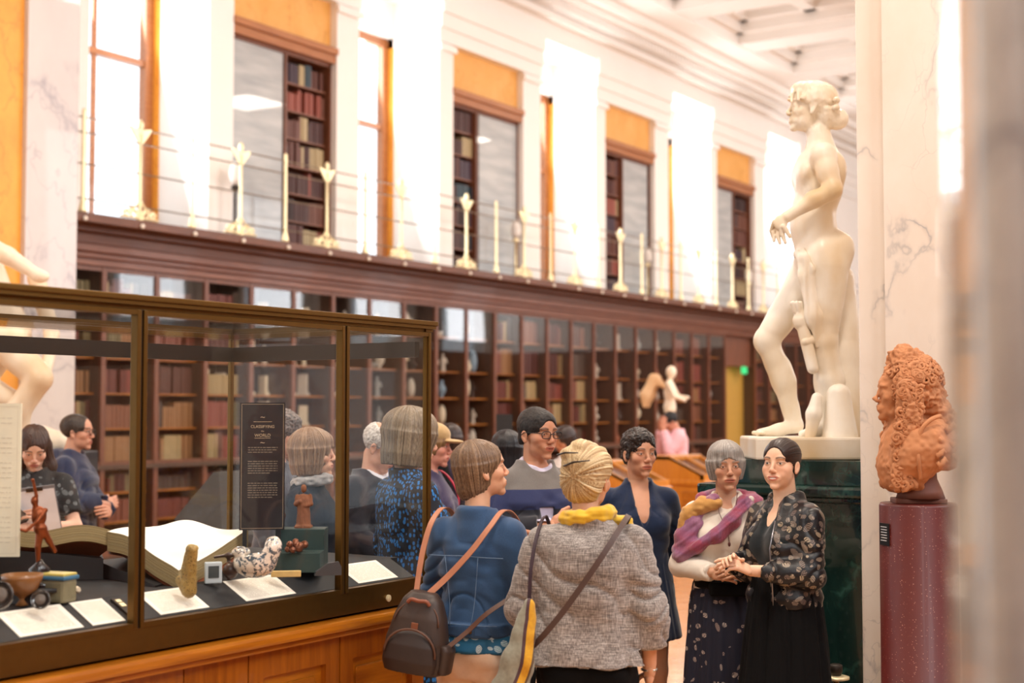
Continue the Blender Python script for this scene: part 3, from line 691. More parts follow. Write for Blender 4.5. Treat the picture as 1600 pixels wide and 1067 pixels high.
# bronze figure with raised arm
bz = plain('brown_bronze', '#8a4522', .35, .65, .25, 40)
f = SD(); bp = at(62, 888, 4.62); s_ = .24
f.push(Matrix.Translation((0, 0, .075)) @ Matrix.Rotation(heading(25), 4, 'Z') @ Matrix.Scale(s_, 4))
f.chain([(.02, 0, 0), (.03, .02, .22), (.0, 0, .42)], [.03, .04, .06], .02); f.chain([(-.2, -.05, .14), (-.12, -.02, .28), (-.03, 0, .44)], [.03, .04, .06], .02)
f.ell((0, 0, .46), (.09, .07, .08)); f.ell((.02, 0, .62), (.10, .065, .14)); f.ell((.08, 0, .83), (.05, .055, .065)); f.cap((.05, 0, .72), (.07, 0, .8), .03)
f.chain([(.08, 0, .70), (.06, .02, .9), (.1, .02, 1.08)], [.035, .025, .02], .01); f.chain([(-.06, 0, .70), (.06, .12, .56), (.2, .14, .44)], [.035, .025, .02], .01); f.ell((.11, .02, 1.11), .025)
f.cap((.2, .14, .44), (.26, .14, .46), .02)
f.pop(); fg = thing('bronze_statuette', 'small brown bronze nude figure with raised arm on turned black base', 'statuette', (bp.x, bp.y, 1.19))
organic('figure', f, .0022, bz, fg)
MB().lathe([(.06, 0), (.06, .012), (.045, .02), (.042, .035), (.03, .045), (.035, .055), (.012, .075), (.008, .085)], seg=28).build('turned_base', plain('black_turned_wood', '#1a1214', .2, coat=.6), fg, True)
MB().lathe([(.0, -.012), (.10, -.012), (.10, 0), (.0, 0)], (bp.x, bp.y, 1.19), 28).build('round_plinth', MT['black'], None, True)
o = bpy.data.objects['round_plinth']; MB().box(bp.x-.09, bp.x+.09, bp.y-.04, bp.y+.09, ZF, 1.178).build('plinth_block', MT['black'], o); tag(o, 'black round-topped plinth under the bronze figure', 'plinth')
# bowl, tin box, dials, corals
p = at(34, 940, 4.5); wd_ = plain('turned_maple', '#8f5c30', .35, coat=.3)
o = MB().lathe([(.006, 0), (.02, .004), (.007, .02), (.012, .03), (.045, .05), (.062, .085), (.064, .1), (.058, .1), (.04, .055), (.0, .04)], seg=28).build('wooden_bowl', wd_, None, True, (p.x, p.y, ZF)); tag(o, 'footed tan wooden bowl at the left end of the vitrine', 'bowl')
def dial(px_, py_, d, r, lab):
    p = at(px_, py_, d); z = max(p.z, ZF+r*1.02); t = thing('round_dial', lab, 'medallion', (p.x, p.y, z), heading(0))
    R = Matrix.Rotation(-pi/2, 3, 'X'); 
    MB().lathe([(0, 0), (r, 0), (r, .008), (r*.93, .011), (r*.88, .005), (0, .005)], (0, 0, 0), 32, Matrix.Rotation(-pi/2+.25, 3, 'X')).build('rim', plain('dark_glass_rim', '#3b3532', .2, .2, coat=.8), t, True)
    MB().lathe([(0, .006), (r*.6, .006), (r*.5, .009), (r*.2, .010), (0, .012)], (0, 0, 0), 24, Matrix.Rotation(-pi/2+.25, 3, 'X')).build('boss', plain('dial_face', '#6b5f56', .5, 0, .3, 80), t, True)
dial(64, 940, 4.42, .030, 'small round dark dial leaning in front of the tin box')
dial(0, 930, 4.3, .042, 'larger round dark dial at the far left of the vitrine')
p = at(88, 925, 4.6); tn = thing('tin_box', 'small pale tin box with yellow lid and blue rim', 'box', (p.x, p.y, ZF), heading(-20))
MB().box(-.055, .055, -.035, .035, 0, .075, .012).build('body', plain('mottled_tin', '#8c8468', .4, .2, .35, 30), tn)
MB().box(-.06, .06, -.04, .04, .073, .086, .005).build('rim', plain('blue_rim', '#4b7fa3', .3, .3), tn); MB().box(-.054, .054, -.035, .035, .084, .094, .004).build('lid', plain('yellow_lid', '#cbb65c', .4), tn)
co_ = SD(); 
for k in range(9): co_.ell((random.uniform(-.035, .035), random.uniform(-.015, .015), random.uniform(.012, .03)), (.016, .012, .012), .006)
p = at(142, 930, 4.62); o = organic('coral_fragment', co_, .003, plain('pale_coral', '#e2cdb0', .8), None, lambda x, y, z: .003*vnoise(x*180, y*180, z*180)); o.location = (p.x, VY0+.24, ZF); tag(o, 'lumpy pale coral fragment behind the small square label', 'coral')
# bone horn with inscriptions, leaning against the book
hb = SD(); hb.chain([(0, 0, 0), (.005, .01, .07), (-.0, .03, .150)], [.026, .024, .021], .01); hb.ell((.022, 0, .022), (.032, .02, .018), .02, rot=(0, -.6, 0)); hb.ell((0, .03, .168), (.014, .014, .012), .003, sub=True); hb.ell((-.002, -.02, .0), (.018, .03, .018), .004, sub=True)
tb = NT('inscribed_bone'); v = tb.coord((1, 1, 1)); tb.setc(tb.mix(tb.ramp(tb.n('TexVoronoi', Vector=v, Scale=150.0).outputs[0], [(.22, 1.0), (.3, 0.0)]), tb.mix(tb.noise(v, 20, 4), '#86682f', '#b89a58'), '#463015')); bone = tb.p(.5)
p = at(286, 908, 4.92); o = organic('bone_horn', hb, .003, bone, None, lambda x, y, z: (.0022*vnoise(x*70, y*70, z*50)+.0015*vnoise(x*200, y*200, z*150))); o.location = (p.x, p.y-.03, 1.142); o.rotation_euler = (-.12, -.12, heading(0)); tag(o, 'yellowed inscribed bone horn standing against the open book', 'horn')
# hygrometer
p = at(333, 905, 5.1); o = MB().box(-.03, .03, -.012, .012, 0, .075, .004).build('hygrometer', plain('pale_plastic', '#b9c2c6', .4), None, False, (p.x, p.y, ZF)); o.rotation_euler.z = heading(20)
MB().box(-.019, .019, .0125, .0135, .02, .062).build('display', plain('lcd_dark', '#40484a', .2), o); tag(o, 'small pale grey hygrometer beside the open book', 'hygrometer')
# twig stand and nut
tw = SD(); tw.chain([(-.05, 0, .085), (0, .0, .09), (.05, 0, .082)], [.005, .006, .005], .004); tw.cap((.0, 0, 0), (0, 0, .09), .006); tw.ell((-.01, .01, .035), (.028, .028, .03), .01)
p = at(357, 900, 5.2); o = organic('carved_nut', tw, .0025, plain('dark_nut', '#3c2218', .35, coat=.3)); o.location = (p.x, p.y, ZF); o.rotation_euler.z = heading(0); tag(o, 'dark carved nut with twig handle beside the hygrometer', 'ornament')
# shell cup
sh = SD(); sh.ell((0, 0, .05), (.07, .045, .05), .01); sh.ell((.05, 0, .09), (.035, .035, .05), .02, rot=(0, .5, 0)); sh.ell((-.01, -.0, .10), (.06, .038, .042), .006, sub=True); sh.ell((-.045, 0, .085), (.03, .03, .018), .01)
tb = NT('engraved_shell'); v = tb.coord(); tb.setc(tb.mix(tb.ramp(tb.noise(v, 60, 5, .7, .8), [(.5, 0.0), (.54, 1.0)]), tb.mix(tb.noise(v, 14, 2), '#f0e6da', '#c9b49c'), '#46505a'))
p = at(398, 893, 5.15); o = organic('shell_cup', sh, .003, tb.p(.15, 0, .6), None, lambda x, y, z: .001*vnoise(x*70, y*70, z*70)); o.location = (p.x, p.y, ZF+.012); o.rotation_euler.z = heading(0)+pi; o.scale = (1.1, 1.1, 1.1); tag(o, 'engraved white and grey nautilus shell cup in front of the text board', 'shell')
p = at(447, 892, 5.3); o = MB().box(-.055, .055, -.012, .012, 0, .022, .003).build('ivory_strip', plain('ivory_strip', '#c9a868', .6, 0, .2, 50), None, False, (p.x, p.y, ZF)); o.rotation_euler.z = heading(8); tag(o, 'flat tan ivory strip in front of the green block', 'strip')
# green stepped block with two figures
gm = plain('teal_block', '#2c403c', .6); p = at(468, 880, 5.55); t = thing('stepped_block', 'dull green stepped display block at the right end of the vitrine', 'block', (p.x, p.y, ZF), heading(0))
MB().box(-.095, .095, .0, .12, 0, .075, .003).build('step', gm, t); MB().box(-.095, .095, -.12, 0, 0, .155, .003).build('upper_step', gm, t)
tf = SD(); tf.chain([(0, 0, 0), (0, 0, .09)], [.028, .024], .02); tf.ell((0, 0, .105), (.026, .02, .025)); tf.ell((0, .002, .15), (.012, .013, .016), .008); tf.chain([(-.024, 0, .12), (-.03, .01, .09), (-.01, .022, .085)], [.009, .008, .007], .006); tf.chain([(.024, 0, .12), (.03, .01, .09), (.01, .022, .1)], [.009, .008, .007], .006); tf.box((0, 0, 0), (.032, .03, .006), .003)
q = at(474, 845, 5.62); o = organic('terracotta_figurine', tf, .0025, plain('brown_terracotta', '#8a5538', .8, 0, .3, 60), None, lambda x, y, z: .002*vnoise(x*160, y*160, z*40)); o.location = (p.x+.0, p.y, 0); 
o.location = t.matrix_world @ Vector((0, 0, 0)) if False else (q.x, q.y, ZF+.158); o.rotation_euler.z = heading(0); tag(o, 'small terracotta robed figurine standing on the green block', 'figurine')
lu = SD()
for k in range(14): lu.ell((random.uniform(-.05, .05), random.uniform(-.02, .02), random.uniform(.008, .045-.0)), .013, .005)
q = at(463, 876, 5.43); o = organic('copper_ore_cluster', lu, .003, plain('coppery_lump', '#7a4a34', .3, .7, .3, 60)); o.location = (q.x, q.y, ZF+.077); tag(o, 'knobbly coppery cluster on the lower green step', 'mineral')
lu = SD()
for k in range(8): lu.ell((random.uniform(-.02, .02), random.uniform(-.015, .015), random.uniform(.015, .09)), .02, .01)
q = at(438, 850, 5.7); o = organic('carved_wooden_lump', lu, .003, plain('brown_carving', '#4e2f22', .5, 0, .3, 60)); o.location = (q.x, q.y, ZF+.158); tag(o, 'small dark brown carving behind the text board edge', 'carving')
q = at(512, 900, 5.35); o = MB().prism([(-.05, -.012, 0), (.05, -.012, 0), (.045, -.012, .015), (.0, -.012, .045), (-.04, -.012, .05), (-.05, -.012, .03)], (0, .024, 0)).build('grey_instrument', plain('dark_grey_metal', '#4a4a4c', .4, .5), None, False, (q.x, q.y, ZF+.0)); o.rotation_euler.z = heading(0)+.3; tag(o, 'small dark grey wedge instrument near the middle vitrine post', 'instrument')
# black text board
q = at(409, 828, 5.5); bw, bh = .172, .49
tbd = thing('text_board', 'tall black text board with pale heading inside the vitrine', 'sign', (q.x, q.y, q.z), heading(8))
MB().box(-bw/2, bw/2, -.012, .0, 0, bh).build('board', plain('board_black', '#1e1c20', .35), tbd)
for sx in (-1, 1): MB().box(sx*.065-.008, sx*.065+.008, -.01, -.002, ZF-q.z, 0).build('leg', MT['black'], tbd)
fr = MB(); e = .006
for (x0, x1, z0, z1) in ((-bw/2+e, bw/2-e, e, e+.0012), (-bw/2+e, bw/2-e, bh-e-.0012, bh-e), (-bw/2+e, -bw/2+e+.0012, e, bh-e), (bw/2-e-.0012, bw/2-e, e, bh-e), (-.035, .035, .415, .4165), (-.03, .03, .352, .3535)): fr.box(x0, x1, 0, .0006, z0, z1)
gp = plain('pale_gilt_ink', '#b7a184', .6); fr.build('gilt_lines', gp, tbd)
def textobj(body, size, z, x=0, parent=None, mat=None, name='lettering', y=.0008, rot=(pi/2, 0, pi), align='CENTER'):
    cu = bpy.data.curves.new(name, 'FONT'); cu.body = body; cu.size = size; cu.align_x = align; cu.extrude = .0003
    tmp = bpy.data.objects.new('tmp', cu); COL.objects.link(tmp); me = bpy.data.meshes.new_from_object(tmp.evaluated_get(bpy.context.evaluated_depsgraph_get())); bpy.data.objects.remove(tmp); bpy.data.curves.remove(cu)
    me.materials.clear(); me.materials.append(mat or gp); o = bpy.data.objects.new(name, me); COL.objects.link(o); o.parent = parent; o.location = (x, y, z); o.rotation_euler = rot; return o
textobj('CLASSIFYING', .0155, .392, 0, tbd); textobj('the', .009, .377, 0, tbd); textobj('WORLD', .0165, .358, 0, tbd)
textobj('~', .03, .425, 0, tbd); textobj('~', .03, .327, 0, tbd)
sm_ = MB(); random.seed(4)
for (za, n) in ((.315, 3), (.262, 6), (.178, 7)):
    for r in range(n):
        z = za-r*.009; x = -.055
        while x < .055-(.03 if r == n-1 else 0): ww = random.uniform(.006, .018); sm_.box(x, min(x+ww, .058), 0, .0006, z, z+.0028); x += ww+.003
for v in sm_.bm.verts: v.co.x *= -1
sm_.build('small_print', plain('dim_ink', '#84796a', .7), tbd)
# cream text panel at the far left
q = at(29, 870, 4.62); q2 = at(29, 630, 4.62); hgt = q2.z-q.z
pn = thing('printed_board', 'tall cream printed text panel at the left edge of the vitrine', 'sign', (q.x-.0, q.y, q.z), heading(0))
MB().box(0, .3, -.012, 0, 0, hgt).build('panel', plain('warm_cream_board', '#f6ead0', .6), pn)
ln = MB()
for r in range(26):
    if r in (2, 3, 8, 13, 19): continue
    x = .028
    z = hgt-.05-r*.016
    if z < .03: break
    while x < .27: ww = random.uniform(.006, .02); ln.box(x, x+ww, 0, .0006, z, z+.003); x += ww+.004
ln.box(.009, .0102, 0, .0006, .01, hgt-.01); ln.box(.009, .29, 0, .0006, hgt-.0112, hgt-.01); ln.box(.009, .29, 0, .0006, .01, .0112)
ln.build('printed_lines', plain('faint_ink', '#ddd2bb', .8), pn)
MB().box(.1, .16, -.03, -.012, ZF-q.z, .02).build('foot', MT['softblack'], pn)
# ================================================================ right side: pier, pedestal, porphyry column, near pier
pr_ = MB(); pr_.box(6.35, 7.7, .75, 2.10, 0, CZ+.1); pr_.box(6.43, 7.62, 2.10, 2.255, 0, CZ+.1, .01); pr_.box(6.22, 7.8, .6, 2.30, 0, .16, .04); pr_.box(6.28, 7.75, .68, 2.28, .16, .26, .03)
struct('trim_60', pr_, MT['pier'])
pd = thing('statue_pedestal', 'tall dark green marble pedestal under the white nude statue', 'pedestal', (6.82, 2.30, 0))
m = MB(); m.box(0, 1.1, .02, .80, .28, 1.30, .004); m.build('die', MT['green'], pd)
m = MB(); m.box(-.14, 1.2, -.0, .96, 0, .16, .012); m.box(-.09, 1.18, 0, .89, .16, .24, .02); m.box(-.05, 1.1, 0, .85, .24, .28, .01); m.build('base_moulding', MT['green'], pd)
m = MB(); m.box(-.04, 1.1, 0, .84, 1.30, 1.33, .008); m.box(-.10, 1.12, 0, .93, 1.33, 1.385, .015); m.build('cornice', MT['green'], pd)
m = MB(); m.box(-.02, 1.1, 0, .80, 1.385, 1.51, .004); m.build('upper_block', MT['green'], pd)
PC = flo(1431, 5.9); zt = 1.376
pcm = thing('porphyry_column', 'round polished red porphyry column carrying the terracotta bust', 'column', (PC.x, PC.y, 0))
MB().lathe([(.19, 0), (.19, .06), (.157, .07), (.157, zt-.01), (.152, zt)], seg=64).build('shaft', MT['porph'], pcm, True)
lb = MB(); a0 = math.atan2(-PC.y, -PC.x)
for k in range(8):
    pass
al = a0-1.12; dvec = Vector((math.cos(al), math.sin(al), 0)); tv = Vector((-dvec.y, dvec.x, 0))
al = a0-1.0; 
Mx = Matrix.Translation((math.cos(al)*.159, math.sin(al)*.159, zt-.125)) @ Matrix.Rotation(al-pi/2, 4, 'Z')
lb.obox(Mx, .034, .002, .045); lo = lb.build('label', plain('black_label', '#15171b', .4), pcm); l2 = MB()
for k in range(6): l2.obox(Mx @ Matrix.Translation((random.uniform(-.004, .004), .0025, .03-k*.011)), .022, .0004, .0016)
l2.build('label_text', plain('white_ink', '#cfd2d6', .6), lo)
# near polished pier at the right edge
q = flo(1545, 1.25); nn = MB()
np_ = [(0, 0), (.02, .05), (.10, .085), (.5, .1), (.9, .1), (.9, -.5), (.0, -.5)]
nb = SD()
e0 = flo(1514, 1.15); nx = Rd; ny = Fd
pts = []
for k in range(13): a_ = pi/2+pi/2*k/12; pts.append(e0+nx*(.05+.05*math.cos(a_))+ny*(-.05+.05*math.sin(a_)+.1))
pts = [Vector((p_.x, p_.y, 0)) for p_ in pts]; far = [e0+nx*.8+ny*.1, ]; tail = [e0+ny*(-.02), e0+nx*.8-ny*.02]
reeds = []
for r in range(12):
    for k in range(9): a_ = pi*(k+.5)/9; reeds.append(e0+nx*(.024*(1-math.cos(a_))+r*.05)-ny*(.02*math.sin(a_)))
reeds = [v+nx*.004-ny*.0 for v in reeds]
poly = [e0+nx*.62+ny*.1]+pts+[e0-nx*.0+ny*.03]+reeds
nn.prism([(v.x, v.y, 0) for v in poly], (0, 0, 6)); tag(nn.build('trim_61', MT['nearmarble'], None, False), kind='structure')
# brass stanchion foot by the pedestal
q = flo(1300, 6.4); t = thing('brass_stanchion', 'low brass stanchion ring at the foot of the green pedestal', 'stanchion', (q.x, q.y, 0))
MB().lathe([(.12, 0), (.12, .02), (.03, .04), (.014, .06), (.014, .56), (.02, .58)], seg=24).build('post', MT['bronze'], t, True)
MB().lathe([(.04, .56), (.06, .565), (.06, .575), (.04, .58)], seg=24).build('ring', MT['gilt'], t, True); MB().lathe([(.022, .575), (.03, .6), (.03, .625), (.02, .63)], seg=20).build('cap', MT['bronzedark'], t, True)
# ================================================================ people: engine
def skinmat():
    t = NT('skin'); a = t.n('Attribute', _attribute_name='col'); v = t.coord()
    t.setc(t.mix(.5, a.outputs['Color'], t.mix(t.noise(v, 60, 4), (.86, .80, .78), (1.0, 1.0, 1.0)), 'MULTIPLY')); t.bump(t.noise(v, 260, 3), .12, .002)
    return t.p(.48, 0, 0, .4, sss=.12)
SKIN = skinmat()
def hairmat(name, dark, light, rough=.5):
    t = NT(name); a = t.n('Attribute', _attribute_name='st'); t.setc(t.mix(a.outputs['Fac'], dark, light)); return t.p(max(rough, .44), 0, 0, .4)
EW = plain('eye_white', '#c9bfb8', .15, coat=.5); EP = plain('pupil', '#120c0a', .1, coat=1)
irism = {}
def fold(A, sx=6., sz=15., seed=0, vert=0):
    def f(x, y, z):
        w_ = vnoise(x*4+seed, y*4, z*4, seed)
        r = vnoise(x*sx+seed, y*sx, z*sz+2.2*w_, seed+1)+.5*vnoise(x*sx*2.3, y*sx*2.3, z*sz*2+3*w_, seed+2)
        r = r*.55-np.abs(r)*.35-.9*np.clip(1-np.abs(vnoise(x*sx*.8+seed*2, y*sx*.8, z*sz*.7+3*w_, seed+6))*3.2, 0, 1)**2+.25
        if vert: a = np.arctan2(y, x); r = r*.25+vert*(vnoise(np.cos(a)*7+seed, np.sin(a)*7, z*.7, seed+3)+.5*vnoise(np.cos(a)*15, np.sin(a)*15, z*.9, seed+4))
        return A*r
    return f
def lerp(a, b, t): return tuple(a[i]*(1-t)+b[i]*t for i in range(3))
def sstep(x, a, b): t = np.clip((x-a)/(b-a), 0, 1); return t*t*(3-2*t)
class Fig:
    def __init__(s, label, px_, d, H, face, sex='f', skin='#dba98a', w=1.0, belly=0, arms=None, head=(0, 0, 0), brow='#4a342a', hs=1.0, smile=0, hres=.0024, bres=.011, lid=1.0, hoff=(0, 0, 0), legs=True, feet=True, eye='#3c2a1c', age=0, group=None):
        s.H, s.sex, s.w, s.belly = H, sex, w, belly; s.s = H/1.70; s.face = face
        s.root = thing('person', label, 'person', tuple(flo(px_, d)), heading(face), group); s.sc = Matrix.Scale(s.s, 4)
        m = sex == 'm'; s.sx = (.178 if m else .150)*(w*.6+.4)
        a = {}
        for sd_, sg in (('R', 1), ('L', -1)):
            df = ((sg*(s.sx+.05), -.03, 1.12), (sg*(s.sx+.055), .05, .875), (0, .15, -1), (sg, 0, .1), .35)
            v = (arms or {}).get(sd_) or df; a[sd_] = ((sg*s.sx, -.012, 1.345),)+tuple(v)
        s.arms = a; s.hoff = hoff; y_, p_, r_ = [math.radians(q) for q in head]
        s.HM = Matrix.Translation((hoff[0], .012+hoff[1], 1.577+hoff[2])) @ Matrix.Rotation(y_, 4, 'Z') @ Matrix.Rotation(r_, 4, 'Y') @ Matrix.Rotation(p_, 4, 'X') @ Matrix.Scale(hs, 4)
        s.c0 = np.array(lin(skin)[:3]); s.brow = np.array(lin(brow)[:3])
        # body
        b = SD(); b.push(s.sc); s.torso(b, -.006, skin=True)
        for k_, (sh, el, wr, hd, nm, cu) in a.items(): b.chain([sh, el, wr], [.050*(w*.5+.5), .038, .026], .02)
        if legs:
            for sg in (1, -1):
                b.chain([(sg*.09, -.005, .86), (sg*.095, .01, .47), (sg*.10, -.02, .08)], [.078*w, .050, .034], .02)
                if feet: b.chain([(sg*.10, -.04, .045), (sg*.115, .12, .03)], [.04, .035], .02, flat=((0, 0, 1), .7))
        nk = Vector((0, -.015, 1.42)); hp = s.HM @ Vector((0, -.02, -.05)); b.cap(nk, hp, .056 if m else .05, .05, .02)
        parts = [relaxed(b, bres)]
        h = SD(); h.push(s.sc); h.cap(nk+Vector((0, 0, -.03)), hp, .057 if m else .051, .051, .02); h.push(s.HM); s.headprims(h, m, smile, age, lid)
        hv = relaxed(h, hres, 0); s.hv = hv; parts.append(hv)
        for k_, (sh, el, wr, hd, nm, cu) in a.items():
            hh = SD(); hh.push(s.sc); s.hand(hh, wr, el, hd, nm, cu, 1 if k_ == 'L' else -1, m); parts.append(relaxed(hh, max(.0026, hres), 0))
        V, Q = join(*parts); col = np.tile(s.c0, (len(V), 1)); n0 = len(parts[0][0]); n1 = n0+len(hv[0])
        Mi = np.array((s.sc @ s.HM).inverted()); L = hv[0] @ Mi[:3, :3].T+Mi[:3, 3]; x, y, z = L.T; ax = np.abs(x); fr = sstep(y, .03, .06)
        def paint(m_, c_): col[n0:n1] = col[n0:n1]*(1-m_[:, None])+np.array(c_)*m_[:, None]
        red = s.c0*np.array([.86, .58, .55])
        paint(fr*.45*np.exp(-((ax-.042)/.018)**2-((z+.02)/.02)**2), red); paint(fr*.4*np.exp(-(x/.014)**2-((z+.022)/.014)**2), red)
        sm1 = min(smile, 1); lp = fr*(y > .07)*(ax < .029)*sstep(1.25-((x/.026)**2+((z+.058-.10*sm1*.02*(ax/.02)**2)/.0115)**2), 0, .4); paint(np.clip(lp, 0, 1)*.85, s.c0*np.array([.72, .36, .36]))
        paint(fr*np.clip(sstep(1.0-((x/.022)**2+((z+.0575)/.0022)**2), 0, .5), 0, 1)*.8, s.c0*np.array([.25, .1, .1]))
        bz_ = .036-.25*(ax-.034)**2/.02+.002; bm = fr*sstep(ax, .010, .016)*(1-sstep(ax, .050, .058))*np.exp(-((z-bz_)/(.0042 if sex == 'f' else .0058))**2); paint(bm*.85, s.brow)
        if smile > 1: paint(fr*(y > .07)*np.clip(sstep(1.0-((x/.0165)**2+((z+.0572-.9*x*x)/.0036)**2), 0, .3), 0, 1), np.array([.82, .76, .70]))
        er = np.sqrt(((ax-.032)/.0165)**2+((z-.0105)/.0062)**2); paint(fr*np.exp(-((er-1)/.22)**2)*(np.where(z > .012, .8, .35)), s.c0*.12+s.brow*.25)
        paint(fr*.25*np.exp(-((ax-.03)/.022)**2-((z+.006)/.009)**2)*(1+age), s.c0*np.array([.6, .42, .42]))
        s.body = tomesh('body', V, Q, SKIN, s.root, {'col': np.clip(col, 0, 1)})
        if eye not in irism: irism[eye] = plain('iris_'+eye[1:], eye, .15, coat=1)
        for sg in (1, -1):
            e = MB(); c_ = Vector((sg*.032, .0745, .0115)); M = s.sc @ s.HM
            e.ball(c_, .0125, seg=16); e.mi = 1; e.ball(c_+Vector((0, .0050, -.001)), (.0078, .0082, .0078), seg=14); e.mi = 2; e.ball(c_+Vector((0, .0100, -.001)), (.0040, .0037, .0040), seg=10)
            bmesh.ops.transform(e.bm, matrix=M, verts=e.bm.verts); e.build('eye', [EW, irism[eye], EP], s.root, True)
    def torso(s, b, t, z0=.80, e=2.3, z1=9, skin=False):
        w, m, bl = s.w, s.sex == 'm', s.belly
        rows = [(.80, 0, 0, .155, .10), (.90, 0, -.012, .172, .118), (1.0, 0, 0, .155, .108), (1.08, 0, .004, .138, .10), (1.18, 0, .01, .146, .108), (1.27, 0, .010, .155, .112), (1.33, 0, -.003, .138, .096), (1.375, 0, -.010, .098, .078), (1.415, 0, -.014, .068, .060), (1.445, 0, -.014, .056, .054)]
        if m: rows = [(.80, 0, 0, .155, .105), (.90, 0, 0, .165, .115), (1.0, 0, 0, .155, .11), (1.08, 0, .004, .152, .108), (1.18, 0, .01, .165, .115), (1.27, 0, .012, .18, .12), (1.33, 0, 0, .166, .104), (1.378, 0, -.008, .122, .084), (1.425, 0, -.014, .078, .066), (1.45, 0, -.014, .062, .06)]
        R = []
        for z, cx, cy, rx, ry in rows:
            if skin and z < 1.1: rx -= .02; ry -= .018
            ww = 1+(w-1)*(1 if z < 1.38 else .45); bb = bl*math.exp(-((z-1.06)/.16)**2)
            R.append((z, cx, cy+bb*.35, rx*ww+t+bb*.5, ry*(1+(ww-1)*.9)+t+bb*.6))
        if z0 > .80:
            f = lambda c_: float(np.interp(z0, [r[0] for r in R], [r[c_] for r in R])); R = [(z0, f(1), f(2), f(3), f(4))]+[r for r in R if r[0] > z0+.005]
        if z0 < .80: R = [(z0,)+tuple(R[0][1:])]+R
        R[-1] = (R[-1][0]+min(t, .012),)+R[-1][1:]
        b.loft(R, .02, e); 
        for sg in (1, -1): b.cap((sg*.03, -.02, 1.410), (sg*(s.sx-.012), -.012, 1.345), .028+t*.8, .043+t*.8, .03)
        if not m:
            for sg in (1, -1): b.ell((sg*.07*w, .088*w+t*.6, 1.225), (.062*w+t*.5, .048+t*.5, .058+t*.5), .03)
    def headprims(s, h, m, smile, age, lid):
        if getattr(s, 'rnd', 0):
            for g in (1, -1): h.ell((g*.040, .040, -.034), (.026, .034, .036), .02)
        j = 1.08 if m else 1.0; E = h.ell
        E((0, -.016, .045), (.0745, .094, .078), .01); E((0, .022, .042), (.066, .072, .064), .02); E((0, .03, -.015), (.060, .058, .075), .02)
        E((0, .032, -.062), (.050*j, .050, .040), .02); E((0, .074, -.094), (.021*j, .017, .016), .018)
        for g in (1, -1):
            E((g*.041, .055, -.016), (.023, .026, .022), .018); E((g*.028, .080, .034), (.024, .012, .008), .012)
            E((g*.032, .0985, .011), (.0205, .013, .0125), .012, sub=True)
            E((g*.032, .0745, .0115), (.0148, .0142, .0135), .005)                                      # lids
            E((g*.032, .092, .0100), (.0138, .012, .0040*lid), .0012, sub=True)                     # opening
            E((g*.076, -.006, -.004), (.007, .016, .027), .006, rot=(.15, 0, g*.3)); E((g*.0815, -.002, .0), (.004, .008, .014), .003, rot=(.15, 0, g*.3), sub=True); E((g*.074, 0, -.026), (.007, .009, .010), .005)
            E((g*.0115, .098, -.0270), (.0080, .010, .0068), .005); E((g*.006, .104, -.0335), (.0035, .005, .003), .002, sub=True)
            if smile: E((g*.034, .068, -.042), (.015, .016, .014), .014)
            if age: h.cap((g*.020, .102, -.028), (g*.031, .090, -.058), .003, .002, .006, sub=True)
        h.cap((0, .084, .024), (0, .1065, -.017), .0072, .0080, .012); E((0, .1055, -.0215), (.0105, .0105, .0090), .008)
        smile = min(smile, 1); lw = .025+.004*smile; E((0, .082, -.058), (.030, .016, .020), .015)
        E((0, .0905, -.0520), (lw, .0080, .0048), .005); E((0, .0885, -.0625), (lw*.82, .0088, .0055), .005)
        for k in range(-2, 3): E((k*.0095, .1005-abs(k)*.003, -.0570+smile*.0012*k*k), (.0065, .007, .0012+(.0008*smile if abs(k) < 2 else 0)), .001, sub=True)
        E((0, .098, -.080), (.02, .008, .005), .008, sub=True)
    def hand(s, h, wr, el, hd, nm, cu, side, m):
        wr = Vector(wr); Y = Vector(hd).normalized(); Z = Vector(nm); Z = (Z-Y*Z.dot(Y)).normalized(); X = Y.cross(Z)
        M = Matrix((X, Y, Z)).transposed().to_4x4(); M.translation = wr; k = 1.05 if m else .94; h.push(M @ Matrix.Scale(k, 4))
        h.cap((0, -.02, 0), (0, .02, 0), .026, .028, .01, flat=((0, 0, 1), .75)); h.box((0, .050, 0), (.038, .043, .0125), .012, .012)
        cu = cu if isinstance(cu, (list, tuple)) else [cu]*5
        for i, (fx, ls) in enumerate(zip((.030, .0105, -.0095, -.029), ((.044, .026, .021), (.048, .029, .022), (.044, .027, .021), (.034, .021, .018)))):
            c = cu[i+1]; a_ = 0; p = Vector((fx*side, .086-(.006 if i == 3 else 0)-(.002 if i == 0 else 0), 0)); r_ = [.0094, .0085, .0078, .0068]; sp = (fx*side)*1.6
            for j in range(3):
                a_ -= c*(1.0 if j else .75); d_ = Vector((sp*.5, math.cos(a_), math.sin(a_))).normalized(); q = p+d_*ls[j]; h.cap(p, q, r_[j]*(.88 if i == 3 else 1), r_[j+1]*(.88 if i == 3 else 1), .0035); p = q
        c = cu[0]; h.ell((.027*side, .028, -.008), (.017, .028, .014), .01)
        p = Vector((.030*side, .030, -.010)); q = p+Vector((.024*side*(1-c*.5), .028, -.012-.02*c)); r_ = q+Vector((.010*side*(1-c*1.6), .027, -.006-.012*c)); h.cap(p, q, .0125, .0105, .006); h.cap(q, r_, .0105, .0085, .003)
        h.pop()
